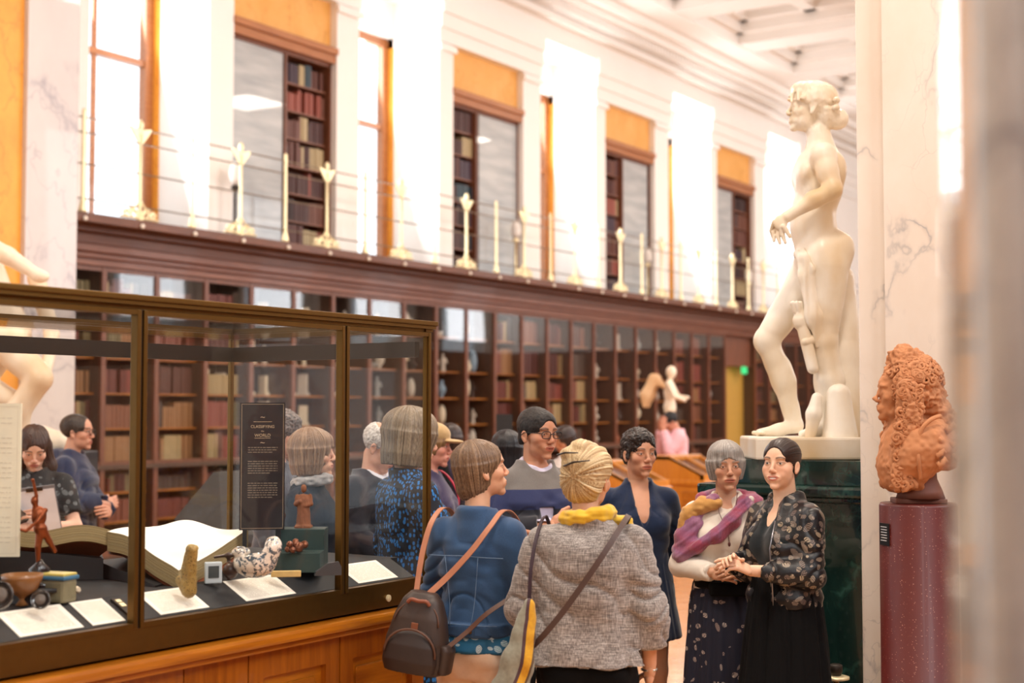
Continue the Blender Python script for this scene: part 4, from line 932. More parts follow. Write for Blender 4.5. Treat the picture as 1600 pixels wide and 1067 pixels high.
    # clothing ----------------------------------------------------------------
    def top(s, name, mat, t=.012, hem=.88, sleeves=(2, 2), sr=(.056, .047, .036), cuts=(), A=.006, res=.007, extra=None, vert=0, seed=1, e=2.3, sx=6, sz=15, flare=0, neck=True):
        b = SD(); b.push(s.sc); s.torso(b, t, hem, e)
        if flare: b.loft([(hem, 0, 0, .165*s.w+t+flare, .115*s.w+t+flare), (hem+.17, 0, 0, .13*s.w+t, .095*s.w+t)], .03, e)
        for k_, sl in zip('RL', sleeves):
            sh, el, wr = s.arms[k_][:3]; wf = s.w*.6+.4; r = [q*wf+t*.4 for q in sr]
            if sl <= 1: b.chain([sh, lerp(sh, el, sl)], [r[0], r[0]*(1-sl)+r[1]*sl], .03); en, di = lerp(sh, el, sl), Vector(el)-Vector(sh)
            else: b.chain([sh, el, lerp(el, wr, sl-1)], [r[0], r[1], r[1]*(2-sl)+r[2]*(sl-1)], .03); en, di = lerp(el, wr, sl-1), Vector(wr)-Vector(el)
            b._a('p', (np.array(en), -np.array(-di.normalized())), [en[i]-.07 for i in range(3)], [en[i]+.07 for i in range(3)], .002, True) if sl > 0 else None
        if extra: extra(b)
        if neck: b.ell((s.hoff[0]*.3, .02, 1.475), (.068, .075, .055), .01, sub=True)
        for c_ in cuts:
            if c_[0] == 'cap': b.cap(*c_[1:], sub=True)
            else: b.ell(*c_[1:], sub=True)
        o = organic(name, b, res, mat, s.root, fold(A, sx, sz, seed, vert)); return o
    def trousers(s, mat, t=.012, res=.009, A=.006, flare=0, name='trousers', hem=.06, w=None, top=1.02):
        b = SD(); b.push(s.sc); w = w or s.w
        b.loft([(.78, 0, -.0, .150*w+t, .108*w+t), (.88, 0, -.012, .168*w+t, .122*w+t), (top, 0, -.002, .150*w+t, .108*w+t)], .03)
        for sg in (1, -1):
            b.chain([(sg*.088*w, -.005, .83), (sg*.092, .01, .47), (sg*.10, -.01, hem)], [.088*w+t, .060+t+flare*.4, .05+t+flare], .025); b.ell((sg*.075*w, -.085*w, .87), (.075*w+t, .05*w+t, .08), .03)
        return organic(name, b, res, mat, s.root, fold(A, 6, 11, 5))
    def skirt(s, name, mat, rows, res=.009, A=.012, vert=1.0, seed=3):
        b = SD(); b.push(s.sc); b.loft(rows, .01, 2.1)
        return organic(name, b, res, mat, s.root, fold(A, 4, 4, seed, vert))
    def hair(s, mat, fn, mode='down', amp=.0035, res=.0032, name='hair', fr=1.0):
        h = SD(); h.push(s.sc); h.push(s.HM); h.ell((0, -.016, .047), (.0795, .099, .083), .01); h.ell((0, .022, .044), (.071, .0775, .0685), .012); fn(h); V, Q = h.mesh(res); V = relax(V, Q, 1); Mi = np.array((s.sc @ s.HM).inverted()); L = V @ Mi[:3, :3].T+Mi[:3, 3]; x, y, z = L.T
        if mode == 'down': u = np.arctan2(x, y+.03)*fr; a, b = u*20, u*52; t = z*7; 
        elif mode == 'back': u = np.arctan2(x, z-.01)*fr; a, b = u*20, u*52; t = y*7
        elif mode == 'curl': u = None
        if u is not None: n1, n2 = vnoise(a, t, z*3, 1), vnoise(b, t*1.4, z*3, 2); n3 = vnoise(b*1.9, t, z*2, 4)
        else: n1, n2 = vnoise(x*70, y*70, z*70, 1), vnoise(x*160, y*160, z*160, 2); n3 = n2
        V = V+vnormals(V, Q)*(amp*(n1*.8+n2*.6))[:, None]*s.s
        return tomesh(name, V, Q, mat, s.root, {'st': np.clip(.45+.35*n2+.35*n3+.15*n1, 0, 1)})
    def part(s, mb, name, mat, head=False, smooth=True):
        bmesh.ops.transform(mb.bm, matrix=s.sc @ s.HM if head else s.sc, verts=mb.bm.verts); return mb.build(name, mat, s.root, smooth)
    def glasses(s, mat=None, w=.026, h=.016, thick=.0022, z=.008):
        g = MB()
        for sg in (1, -1):
            c = Vector((sg*.034, .104, z)); pts = []
            for k in range(21): a_ = 2*pi*k/20; ca, sa = math.cos(a_), math.sin(a_); pts.append(c+Vector((w*math.copysign(abs(ca)**.55, ca), -abs(w*ca)*.12*0, h*math.copysign(abs(sa)**.6, sa))))
            g.tube(pts, thick, 6); g.tube([c+Vector((sg*w, 0, .008)), (sg*.074, .085, z+.008), (sg*.084, 0, z+.006), (sg*.084, -.02, z-.008)], thick, 6)
        g.tube([(-.010, .105, z+.003), (0, .108, z+.005), (.010, .105, z+.003)], thick, 6); o = s.part(g, 'glasses', mat or MT['black'], True)
        return o
    def shoes(s, mat):
        for sg in (1, -1):
            b = SD(); b.push(s.sc); b.chain([(sg*.10, -.05, .045), (sg*.112, .06, .04), (sg*.12, .14, .03)], [.046, .045, .036], .02, flat=((0, 0, 1), .8)); b.cut((0, 0, 0.004), (0, 0, -1)); b.pop() if False else None
            organic('shoe', b, .009, mat, s.root)
def relaxed(sd, res, it=1):
    V, Q = sd.mesh(res); return relax(V, Q, it, .35) if it else (V, Q), 0
def relaxed(sd, res, it=1):
    V, Q = sd.mesh(res)
    if it: V = relax(V, Q, it, .35)
    return V, Q
def fabric(name, c1, c2=None, rough=.85, scale=60, bump=.2, sheen=.3):
    t = NT(name); v = t.coord(); n = t.noise(v, scale, 4, .6); t.setc(t.mix(n, c1, c2 or [min(1, x*1.35) for x in lin(c1)[:3]])); t.bump(t.noise(v, scale*4, 2), bump, .003); return t.p(rough, 0, 0, .2, sheen)
# ================================================================ people in the group
HD = lambda k=1.0, fz=0: None
def face_cut(h, z=-.02, rx=.060, rz=.088, y=.115, ry=.075, k=.012): h.ell((0, y, z), (rx, ry, rz), k, sub=True)
def hair_bob(fringe=True, full=0.0, low=-.09, face=.058, fz=.072):
    def f(h):
        h.ell((0, -.014, .052), (.088+full, .106+full, .086+full*.6), .01)
        h.loft([(low, 0, -.022, .080+full*.8, .080+full), (low+.05, 0, -.02, .092+full, .092+full), (.03, 0, -.014, .092+full, .098+full)], .03, 2.0)
        if fringe: h.ell((0, .052, fz), (.066, .045, .034), .02)
        h.ell((0, .115, -.045), (face, .082, (.085+(fz-.072)) if fringe else .11), .010, sub=True)
        if not fringe: h.ell((0, .12, .035), (.050, .06, .055), .015, sub=True)
        h.ell((0, .03, -.09), (.060, .07, .085), .01, sub=True)
    return f
# --- presenter with the leaf-patterned jacket
leaf = NT('leaf_jacket'); v = leaf.coord()
def leafpat(t, v, scale, col_a, col_b, base, seed=0.0, size=.30, asp=3.2):
    vs = t.n('Mapping', i0=v, Location=(seed, seed, seed), Scale=(scale, scale, scale)).outputs[0]
    vo = t.n('TexVoronoi', Vector=vs, Scale=1.0, Randomness=.8); loc = t.n('VectorMath', _operation='SUBTRACT', i0=vs, i1=vo.outputs['Position']).outputs[0]
    rot = t.n('VectorRotate', _rotation_type='EULER_XYZ', Vector=loc, Rotation=t.n('VectorMath', _operation='SCALE', i0=vo.outputs['Color'], Scale=6.28).outputs[0]).outputs[0]
    sx = t.n('VectorMath', _operation='MULTIPLY', i0=rot, i1=(asp, asp*.8, 1.0)).outputs[0]; ln = t.n('VectorMath', _operation='LENGTH', i0=sx).outputs['Value']
    m = t.n('Math', _operation='LESS_THAN', i0=ln, i1=size*1.6).outputs[0]; x = t.n('SeparateXYZ', i0=rot)
    rib = t.n('Math', _operation='SINE', i0=t.n('Math', _operation='MULTIPLY_ADD', i0=x.outputs[2], i1=46.0, i2=t.n('Math', _operation='MULTIPLY', i0=t.n('Math', _operation='ABSOLUTE', i0=x.outputs[0]).outputs[0], i1=40.0).outputs[0]).outputs[0]).outputs[0]
    rm = t.n('Math', _operation='MULTIPLY_ADD', i0=rib, i1=.45, i2=.55).outputs[0]
    return t.mix(t.n('Math', _operation='MULTIPLY', i0=m, i1=rm).outputs[0], base, t.mix(t.n('SeparateColor', i0=vo.outputs['Color']).outputs[1], col_a, col_b)), m
c_, m_ = leafpat(leaf, v, 24.0, '#b7a488', '#8a8078', '#0d0c10', 0.0, .40, 2.7)
c2_, m2 = leafpat(leaf, v, 21.0, '#8f7c68', '#6d5f5c', '#0d0c10', 3.7, .40, 2.7)
leaf.setc(leaf.mix(1.0, c_, c2_, 'LIGHTEN')); leaf.bump(leaf.noise(v, 90, 3), .3, .004); LEAF = leaf.p(.42, 0, 0, .45)
BLK = fabric('black_fabric', '#060607', '#0a0a0c', .9, sheen=0); HB = hairmat('dark_brown_hair', '#140c0a', '#3a231a', .3)
def build_presenter():
    Fig.rnd = 1
    f = Fig('woman in black leaf-patterned bomber jacket and long black dress, gesturing as she speaks', 1222, 6.2, 1.635, -58, 'f', '#e9bd9e', .98,
            arms={'R': ((.19, .05, 1.11), (.06, .25, 1.15), (-.55, .75, .35), (.4, .2, .9), [.2, .25, .35, .45, .5]), 'L': ((-.195, .02, 1.11), (-.04, .235, 1.125), (.25, .85, .35), (-.5, .1, .85), [.1, .35, .5, .6, .7])},
            head=(24, 3, 0), brow='#2a1a14', smile=2, hres=.002, eye='#24150e', lid=1.25, hs=.98)
    Fig.rnd = 0
    f.skirt('black_dress', BLK, [(.03, 0, .0, .27, .23), (.5, 0, .0, .23, .20), (.85, 0, 0, .195, .16), (1.0, 0, 0, .17, .14), (1.08, 0, 0, .148, .125)], A=.014)
    f.top('dress_bodice', fabric('dark_teal_jersey', '#0c1519'), .010, .95, (0, 0), A=.002, cuts=[('cap', (0, .15, 1.27), (0, .08, 1.45), .02, .078, .006)])
    if False: f.top('pale_undershirt', plain('pale_shirt', '#e6dcd6', .8), .007, 1.2, (0, 0), A=.001, cuts=[('cap', (0, .13, 1.33), (0, .07, 1.47), .005, .07, .01)])
    def ex(b):
        b.loft([(.955, 0, 0, .172, .140), (1.0, 0, 0, .180, .150), (1.03, 0, 0, .168, .138)], .015); b.cap((-.055, -.03, 1.435), (.055, -.03, 1.435), .028, .028, .02)
    f.top('leaf_jacket', LEAF, .020, .96, (1.86, 1.86), (.060, .054, .040), cuts=[('cap', (0.0, .215, .90), (0.0, .205, 1.36), .098, .098, .006), ('cap', (0, .19, 1.28), (0, .10, 1.46), .085, .078, .006)], A=.010, res=.006, extra=ex, sx=8, sz=12)
    m = MB(); m.tube([(-.078, .138, .97), (-.082, .150, 1.1), (-.082, .160, 1.22), (-.070, .115, 1.34)], .003, 6); f.part(m, 'zip', plain('zip_metal', '#9a9aa0', .3, .9))
    def hf(h):
        h.ell((0, -.020, .050), (.0795, .098, .080), .01); h.ell((0, -.06, -.01), (.062, .055, .06), .02); h.ell((0, -.115, -.01), (.032, .03, .034), .012)
        h.ell((0, .122, -.010), (.059, .087, .102), .012, sub=True)
        for g in (1, -1): h.ell((g*.088, .010, -.045), (.03, .05, .05), .008, sub=True)
    f.hair(HB, hf, 'back', .0016, .0028)
    return f
# --- elderly woman with scarf
def build_elder():
    f = Fig('elderly woman with grey bob, magenta scarf, cream top and navy patterned skirt', 1133, 6.75, 1.605, -4, 'f', '#cf9c7c', .98,
            arms={'R': ((.225, .0, 1.09), (.085, .19, 1.075), (-.9, .35, -.05), (0, .9, .35), [.2, .5, .55, .6, .6]), 'L': ((-.225, .0, 1.09), (-.075, .20, 1.09), (.9, .40, -.05), (0, .9, .35), [.2, .5, .55, .6, .6])},
            head=(6, -2, 2), brow='#7a6a62', age=1, hres=.0022, eye='#4a3a2c', lid=.85)
    sk = NT('navy_bird_print'); v = sk.coord(); c_, m_ = leafpat(sk, v, 19.0, '#c9bdb4', '#a58f86', '#15172b', 1.0, .30, 2.6); sk.setc(c_); SKM = sk.p(.8)
    f.skirt('patterned_skirt', SKM, [(.03, 0, .0, .26, .22), (.5, 0, 0, .21, .18), (.86, 0, 0, .185, .155), (1.02, 0, 0, .155, .13), (1.06, 0, 0, .145, .12)], A=.016)
    f.top('cream_top', fabric('cream_jersey', '#d8cdbd', '#ece2d3', scale=12), .016, .98, (1.98, 1.98), (.062, .050, .038), A=.008, res=.0065, cuts=[('e', (0, .10, 1.42), (.055, .07, .06), .01)])
    m = SD(); m.push(f.sc); m.loft([(.985, 0, .0, .168, .138), (1.03, 0, 0, .160, .132)], .01); m.box((-.0, .15, .99), (.10, .03, .035), .015); organic('waist_bag', m, .008, BLK, f.root)
    # scarf: draped tube bands over the shoulders and across the chest
    sc = NT('magenta_plaid'); v = sc.coord((1, 1, 1), (0, .6, 0)); w1 = sc.noise(v, 7, 2, .5, .8)
    sc.setc(sc.ramp(w1, [(.25, '#6d2340'), (.42, '#9c4058'), (.55, '#8a5578'), (.68, '#a8788c'), (.8, '#93404f')])); sc.bump(sc.noise(sc.coord((60, 60, 8)), 1.5, 3), .6, .01); SC = sc.p(.8, sheen=.4)
    b = SD(); b.push(f.sc)
    b.chain([(-.14, -.04, 1.415), (-.085, .07, 1.405), (-.02, .125, 1.33), (.06, .145, 1.25), (.15, .11, 1.19), (.225, .05, 1.14), (.25, -.02, 1.10)], [.030, .034, .036, .036, .036, .034, .028], .025)
    b.chain([(.06, .07, 1.42), (.13, .045, 1.385), (.18, .03, 1.32), (.215, .03, 1.24), (.235, .02, 1.14)], [.030, .036, .040, .042, .036], .03); b.chain([(.15, .07, 1.30), (.2, .06, 1.22)], [.035, .04], .03)
    b.chain([(-.13, -.05, 1.42), (0, -.075, 1.44), (.12, -.05, 1.42)], [.035, .04, .035], .03); b.chain([(-.14, .0, 1.41), (-.175, .03, 1.34), (-.185, .05, 1.26)], [.038, .034, .022], .02)
    b.ell((0, .02, 1.475), (.06, .085, .07), .01, sub=True)
    organic('scarf', b, .006, SC, f.root, lambda x, y, z: .008*vnoise((z+x*.8)*38, y*8, (x-z)*4, 3)+.005*vnoise((z+x*.8)*85, y*10, (x-z)*5, 5)-.004*np.abs(vnoise((z+x*.8)*55, y*8, (x-z)*3, 8)))
    b = SD(); b.push(f.sc); b.chain([(.05, .090, 1.405), (.12, .062, 1.392), (.185, .04, 1.345), (.215, .04, 1.28)], [.026, .040, .042, .034], .02)
    organic('ochre_scarf_end', b, .006, fabric('ochre_cloth', '#b07a3c', '#d3a25e', scale=30), f.root, lambda x, y, z: .006*vnoise(x*40, y*20, z*70, 2))
    m = MB(); m.tube([(.05, .06, 1.455), (.045, .12, 1.36), (.005, .155, 1.26), (.0, .158, 1.22)], .002, 5); m.tube([(-.05, .06, 1.455), (-.035, .13, 1.36), (-.005, .155, 1.26)], .002, 5); m.ball((0, .165, 1.21), (.007, .005, .012)); f.part(m, 'necklace', plain('dark_cord', '#5a2a24', .5))
    m = MB(); m.ball((-.115, .075, 1.425), (.016, .006, .016)); f.part(m, 'badge', MT['paper'])
    HG = hairmat('grey_hair', '#6a625c', '#b9b2aa', .45)
    f.hair(HG, hair_bob(True, .002, -.060, .060, .086), 'down', .004, .003)
    return f
# --- woman in the navy dress
def build_navy():
    f = Fig('woman with short dark hair in navy V-neck dress, hands behind her back', 997, 7.2, 1.655, 8, 'f', '#d09a7a', 1.0,
            arms={'R': ((.215, -.09, 1.10), (.10, -.15, .96), (-.8, -.3, -.3), (0, -1, 0), .4), 'L': ((-.235, -.10, 1.10), (-.10, -.17, .96), (.8, -.3, -.3), (0, -1, 0), .4)},
            head=(14, -2, 0), brow='#2e2019', hres=.0022, eye='#3a2a20')
    NV = fabric('navy_jersey', '#0f1d35', '#16294a', .75, 30)
    f.top('navy_dress_top', NV, .012, .92, (1.95, 1.95), (.058, .046, .034), A=.006, cuts=[('cap', (0, .14, 1.20), (0, .085, 1.44), .003, .080, .005)], neck=True, res=.0065)
    f.skirt('navy_dress_skirt', NV, [(.64, 0, 0, .225, .19), (.80, 0, 0, .195, .16), (.92, 0, -.005, .18, .14), (1.02, 0, 0, .155, .122), (1.10, 0, 0, .143, .112)], A=.010, vert=.7)
    HK = hairmat('near_black_hair', '#0f0b0a', '#33251e', .35)
    def hf(h):
        h.ell((0, -.016, .060), (.083, .102, .082), .01); h.ell((.015, .045, .085), (.062, .045, .034), .02); h.ell((0, -.07, -.005), (.066, .045, .055), .02)
        h.ell((0, .118, -.01), (.060, .07, .088), .01, sub=True)
        for g in (1, -1): h.ell((g*.09, .0, -.035), (.028, .05, .045), .008, sub=True); h.ell((g*.078, .028, -.0), (.010, .012, .03), .006)
    f.hair(HK, hf, 'curl', .006, .003)
    f.shoes(BLK); return f
# --- man in glasses
def build_man():
    f = Fig('smiling man in glasses and striped grey-navy jumper, arms crossed', 838, 6.95, 1.765, 25, 'm', '#cb9272', 1.02,
            arms={'R': ((.25, .04, 1.13), (.02, .22, 1.17), (-.85, .35, .25), (-.2, 1, .2), [.2, .4, .5, .6, .6]), 'L': ((-.25, .04, 1.12), (.03, .20, 1.10), (.9, .1, .1), (.1, .9, -.2), [.2, .5, .6, .6, .6])},
            head=(14, -3, 0), brow='#241912', hres=.0022, smile=1, eye='#2a1c14', lid=.9)
    sw = NT('striped_knit'); v = sw.coord(); z = sw.n('SeparateXYZ', i0=v).outputs[2]; zz = sw.n('Math', _operation='MULTIPLY_ADD', i0=sw.noise(v, 2, 1), i1=.03, i2=z).outputs[0]
    rp = sw.ramp(sw.n('MapRange', i0=zz, i1=1.0, i2=1.6).outputs[0], [(0, '#0f1220'), (.5, '#25305e'), (.66, '#77716c')]); rp.node.color_ramp.interpolation = 'CONSTANT'
    sw.setc(sw.mix(.35, rp, sw.mix(sw.noise(v, 200, 2), '#606060', '#ffffff'), 'MULTIPLY')); sw.bump(sw.noise(v, 300, 2), .3, .003); SW = sw.p(.85, sheen=.3)
    f.trousers(BLK, w=.95); f.shoes(BLK)
    f.top('lilac_shirt', fabric('lilac_cotton', '#c9c3dc', '#dcd8e8'), .010, 1.0, (1.97, 1.99), (.055, .042, .034), A=.002, cuts=[('cap', (0, .12, 1.36), (0, .08, 1.49), .006, .05, .006)], extra=lambda b: (b.cap((-.04, -.03, 1.455), (-.035, .045, 1.43), .03, .022, .02), b.cap((.04, -.03, 1.455), (.035, .045, 1.43), .03, .022, .02)))
    f.top('striped_jumper', SW, .022, .90, (1.78, 1.86), (.066, .056, .044), A=.009, cuts=[('e', (0, .06, 1.475), (.075, .085, .062), .01)], res=.0065, sx=8, sz=12)
    def hf(h):
        h.ell((0, -.018, .052), (.0785, .098, .080), .01); h.ell((0, .04, .074), (.058, .04, .034), .02); h.ell((0, .122, -.008), (.068, .07, .093), .008, sub=True); h.ell((0, -.06, -.02), (.06, .045, .05), .02)
        h.ell((0, -.02, -.10), (.12, .13, .06), .01, sub=True)
        for g in (1, -1): h.ell((g*.09, .01, -.03), (.022, .05, .04), .006, sub=True)
    f.hair(hairmat('cropped_dark_hair', '#14100e', '#2e2622', .6), hf, 'curl', .0016, .0028)
    f.glasses(); return f
# --- woman in the denim jacket
def build_denim():
    f = Fig('woman in blue denim jacket and beige trousers seen from behind, wearing a backpack', 748, 5.5, 1.615, 152, 'f', '#d6a180', .94, hoff=(.0, .01, .025),
            arms={'R': ((.215, .02, 1.11), (.20, .18, .98), (-.3, .9, -.1), (.6, 0, .6), .5), 'L': ((-.215, .04, 1.11), (-.16, .20, 1.0), (.3, .9, 0), (-.6, 0, .6), .5)},
            head=(-44, 8, 0), brow='#6a4a36', hres=.0024, eye='#3c4a52')
    dn = NT('denim'); v = dn.coord(); n = dn.noise(v, 5, 4); tw = dn.noise(dn.coord((500, 500, 160)), 1, 2)
    dn.setc(dn.mix(dn.n('Math', _operation='MULTIPLY_ADD', i0=tw, i1=.5, i2=dn.n('Math', _operation='MULTIPLY', i0=n, i1=.6).outputs[0]).outputs[0], '#0f2340', '#315a86')); dn.bump(tw, .2, .002); DN = dn.p(.8, sheen=.2)
    f.trousers(fabric('beige_chino', '#cbab90', '#dec3aa', .8, 25), .014, A=.006, res=.008)
    bl = NT('blue_floral'); v = bl.coord(); c_, _ = leafpat(bl, v, 30.0, '#d9e4e2', '#b9cfd2', '#12567a', 0.0, .42, 1.9); bl.setc(c_)
    f.top('floral_blouse', bl.p(.7), .010, .895, (0, 0), A=.003, flare=.036)
    def ex(b): b.loft([(.955, 0, -.005, .176, .140), (1.005, 0, -.005, .176, .140)], .006); b.loft([(1.40, 0, -.012, .075, .072), (1.46, 0, -.012, .066, .066)], .015)
    f.top('denim_jacket', DN, .026, .96, (1.95, 1.95), (.060, .054, .044), A=.012, extra=ex, cuts=[('cap', (0, .22, .90), (0, .20, 1.45), .04, .05, .01)], res=.006, sx=7, sz=14)
    m = MB(); st = plain('pale_stitching', '#6f88a4', .8)
    def surf(x, z, off=.0): return (x, -(float(np.interp(z, [.96, 1.08, 1.18, 1.27, 1.36], [.150, .130, .132, .138, .125])+.004+off)*(1-(abs(x)/.23)**2.6)**.5 if abs(x) < .22 else .02), z)
    m.tube([surf(x/100, 1.275-abs(x)*.0004) for x in range(-17, 18, 2)], .0014, 4)
    for x in (-.075, .075): m.tube([surf(x*(.62+.38*(z-.99)/.28), z) for z in np.linspace(1.0, 1.27, 9)], .0012, 4)
    m.tube([surf(x/100, 1.005) for x in range(-15, 16, 2)], .0014, 4); f.part(m, 'stitching', st)
    b = MB(); b.box(-.03, .04, -.006, .0, -.014, .014); bmesh.ops.transform(b.bm, matrix=Matrix.Translation((.09, -.128, .98)) @ Matrix.Rotation(.5, 4, 'Z'), verts=b.bm.verts); f.part(b, 'hem_tab', DN, smooth=False)
    b = MB(); b.ball((.045, -.148, .98), (.009, .004, .009)); f.part(b, 'button', MT['bronze'])
    HBn = hairmat('light_brown_hair', '#4a3426', '#94765a', .4)
    def hf(h):
        h.ell((0, -.020, .048), (.085, .102, .084), .01); h.loft([(-.105, 0, -.045, .046, .05), (-.07, 0, -.04, .066, .072), (0, 0, -.028, .085, .09), (.03, 0, -.02, .085, .095)], .02, 2.0)
        h.ell((0, .115, -.01), (.064, .082, .10), .012, sub=True)
        for g in (1, -1): h.ell((g*.09, .03, -.02), (.024, .026, .03), .008, sub=True)
        h.ell((0, .05, -.10), (.08, .08, .06), .01, sub=True)
    f.hair(HBn, hf, 'down', .0035, .003); return f
def ribbon(pts, w, th, nrm):
    """flat strap along points; nrm is the direction away from the body at each point"""
    m = MB(); pts = [Vector(p) for p in pts]; R = []
    for i, p in enumerate(pts):
        t = (pts[min(i+1, len(pts)-1)]-pts[max(i-1, 0)]).normalized(); n = Vector(nrm(p) if callable(nrm) else nrm).normalized(); s_ = t.cross(n).normalized(); n = s_.cross(t)
        R.append([m.bm.verts.new(p+s_*a*w/2+n*b_*th/2) for a, b_ in ((-1, -1), (1, -1), (1, 1), (-1, 1))])
    for i in range(len(R)-1):
        for k in range(4): m.bm.faces.new((R[i][k], R[i][(k+1) % 4], R[i+1][(k+1) % 4], R[i+1][k]))
    m.bm.faces.new(R[0][::-1]); m.bm.faces.new(R[-1]); return m
def spline(pts, n=8):
    pts = [Vector(p) for p in pts]; o = []
    for i in range(len(pts)-1):
        a, b_, c_, d_ = pts[max(i-1, 0)], pts[i], pts[i+1], pts[min(i+2, len(pts)-1)]
        for k in range(n): t = k/n; o.append(.5*((2*b_)+(c_-a)*t+(2*a-5*b_+4*c_-d_)*t*t+(3*b_-a-3*c_+d_)*t**3))
    o.append(pts[-1]); return o
def build_backpack(f):
    bp = thing('backpack', 'brown and black backpack with tan straps on the denim jacket back', 'backpack', f.root.location, f.root.rotation_euler.z)
    S_ = f.s; T = Matrix.Translation((-.125, -.255, .985)) @ Matrix.Rotation(math.radians(8), 4, 'Y') @ Matrix.Rotation(math.radians(14), 4, 'Z')
    lt = plain('worn_dark_leather', '#3b2c25', .5, 0, .35, 14, bump=.1); l2 = plain('brown_leather_trim', '#5a3a2a', .5); tn = plain('tan_strap', '#b97b5c', .5, 0, .15)
    b = SD(); b.push(f.sc @ T); b.loft([(-.155, 0, 0, .118, .068), (-.12, 0, 0, .130, .076), (-.03, 0, 0, .124, .074), (.06, 0, .005, .105, .062), (.125, 0, .012, .078, .045), (.155, 0, .018, .052, .03)], .02, 2.8); organic('bag_body', b, .006, lt, bp, fold(.002, 9, 9, 3))
    b = SD(); b.push(f.sc @ T); b.loft([(-.148, 0, -.07, .100, .030), (-.10, 0, -.074, .110, .034), (-.04, 0, -.072, .10, .030), (.0, 0, -.066, .072, .02), (.018, 0, -.06, .04, .012)], .012, 2.4); organic('front_pocket', b, .005, plain('dark_brown_leather', '#2e211c', .55, 0, .3, 14), bp)
    b = SD(); b.push(f.sc @ T); b.loft([(-.145, .122, 0, .026, .052), (-.05, .126, 0, .028, .055), (-.03, .120, 0, .02, .05)], .012, 2.4); organic('side_pocket', b, .005, lt, bp)
    z = MB(); z.tube([Vector((.104*math.cos(a_), -.078-.02*math.sin(a_)*0-.012, -.075+.098*math.sin(a_))) for a_ in np.linspace(0, pi, 17)], .005, 6); z.tube([Vector((.094*math.cos(a_)*.98, -.055+.03*math.sin(a_), .03+.095*math.sin(a_))) for a_ in np.linspace(.1, pi-.1, 17)], .0035, 6)
    bmesh.ops.transform(z.bm, matrix=f.sc @ T, verts=z.bm.verts); z.build('zip', l2, bp, True)
    z = MB(); z.box(-.014, .014, -.068, -.062, .02, .045, .003); bmesh.ops.transform(z.bm, matrix=f.sc @ T, verts=z.bm.verts); z.build('leather_patch', plain('tan_patch', '#8a5238', .5), bp)
    z = MB(); z.tube(spline([(-.045, -.045, .115), (-.03, -.05, .130), (0, -.052, .128), (.03, -.05, .130), (.045, -.045, .115)]), .008, 6); bmesh.ops.transform(z.bm, matrix=f.sc @ T, verts=z.bm.verts); z.build('handle', plain('tan_patch2', '#8a4e38', .5), bp, True)
    def put(m, name, mat): bmesh.ops.transform(m.bm, matrix=f.sc, verts=m.bm.verts); return m.build(name, mat, bp)
    put(ribbon(spline([(-.155, -.225, 1.13), (-.165, -.19, 1.20), (-.165, -.155, 1.30), (-.155, -.11, 1.40), (-.15, -.03, 1.452), (-.155, .06, 1.42), (-.16, .14, 1.30), (-.17, .15, 1.15)]), .024, .004, lambda p: (0, p[1]*1.2-.02, (p[2]-1.2)*.6)), 'strap', tn)
    put(ribbon(spline([(-.095, -.225, 1.13), (-.03, -.185, 1.20), (.06, -.16, 1.30), (.115, -.115, 1.39), (.13, -.03, 1.45), (.135, .06, 1.42), (.15, .14, 1.30)]), .024, .004, lambda p: (0, p[1]*1.2-.02, (p[2]-1.2)*.6)), 'strap', tn)
    put(ribbon(spline([(.0, -.24, .93), (.06, -.19, .99), (.13, -.16, 1.06), (.2, -.08, 1.12)]), .018, .004, (0, -1, .2)), 'strap', l2)
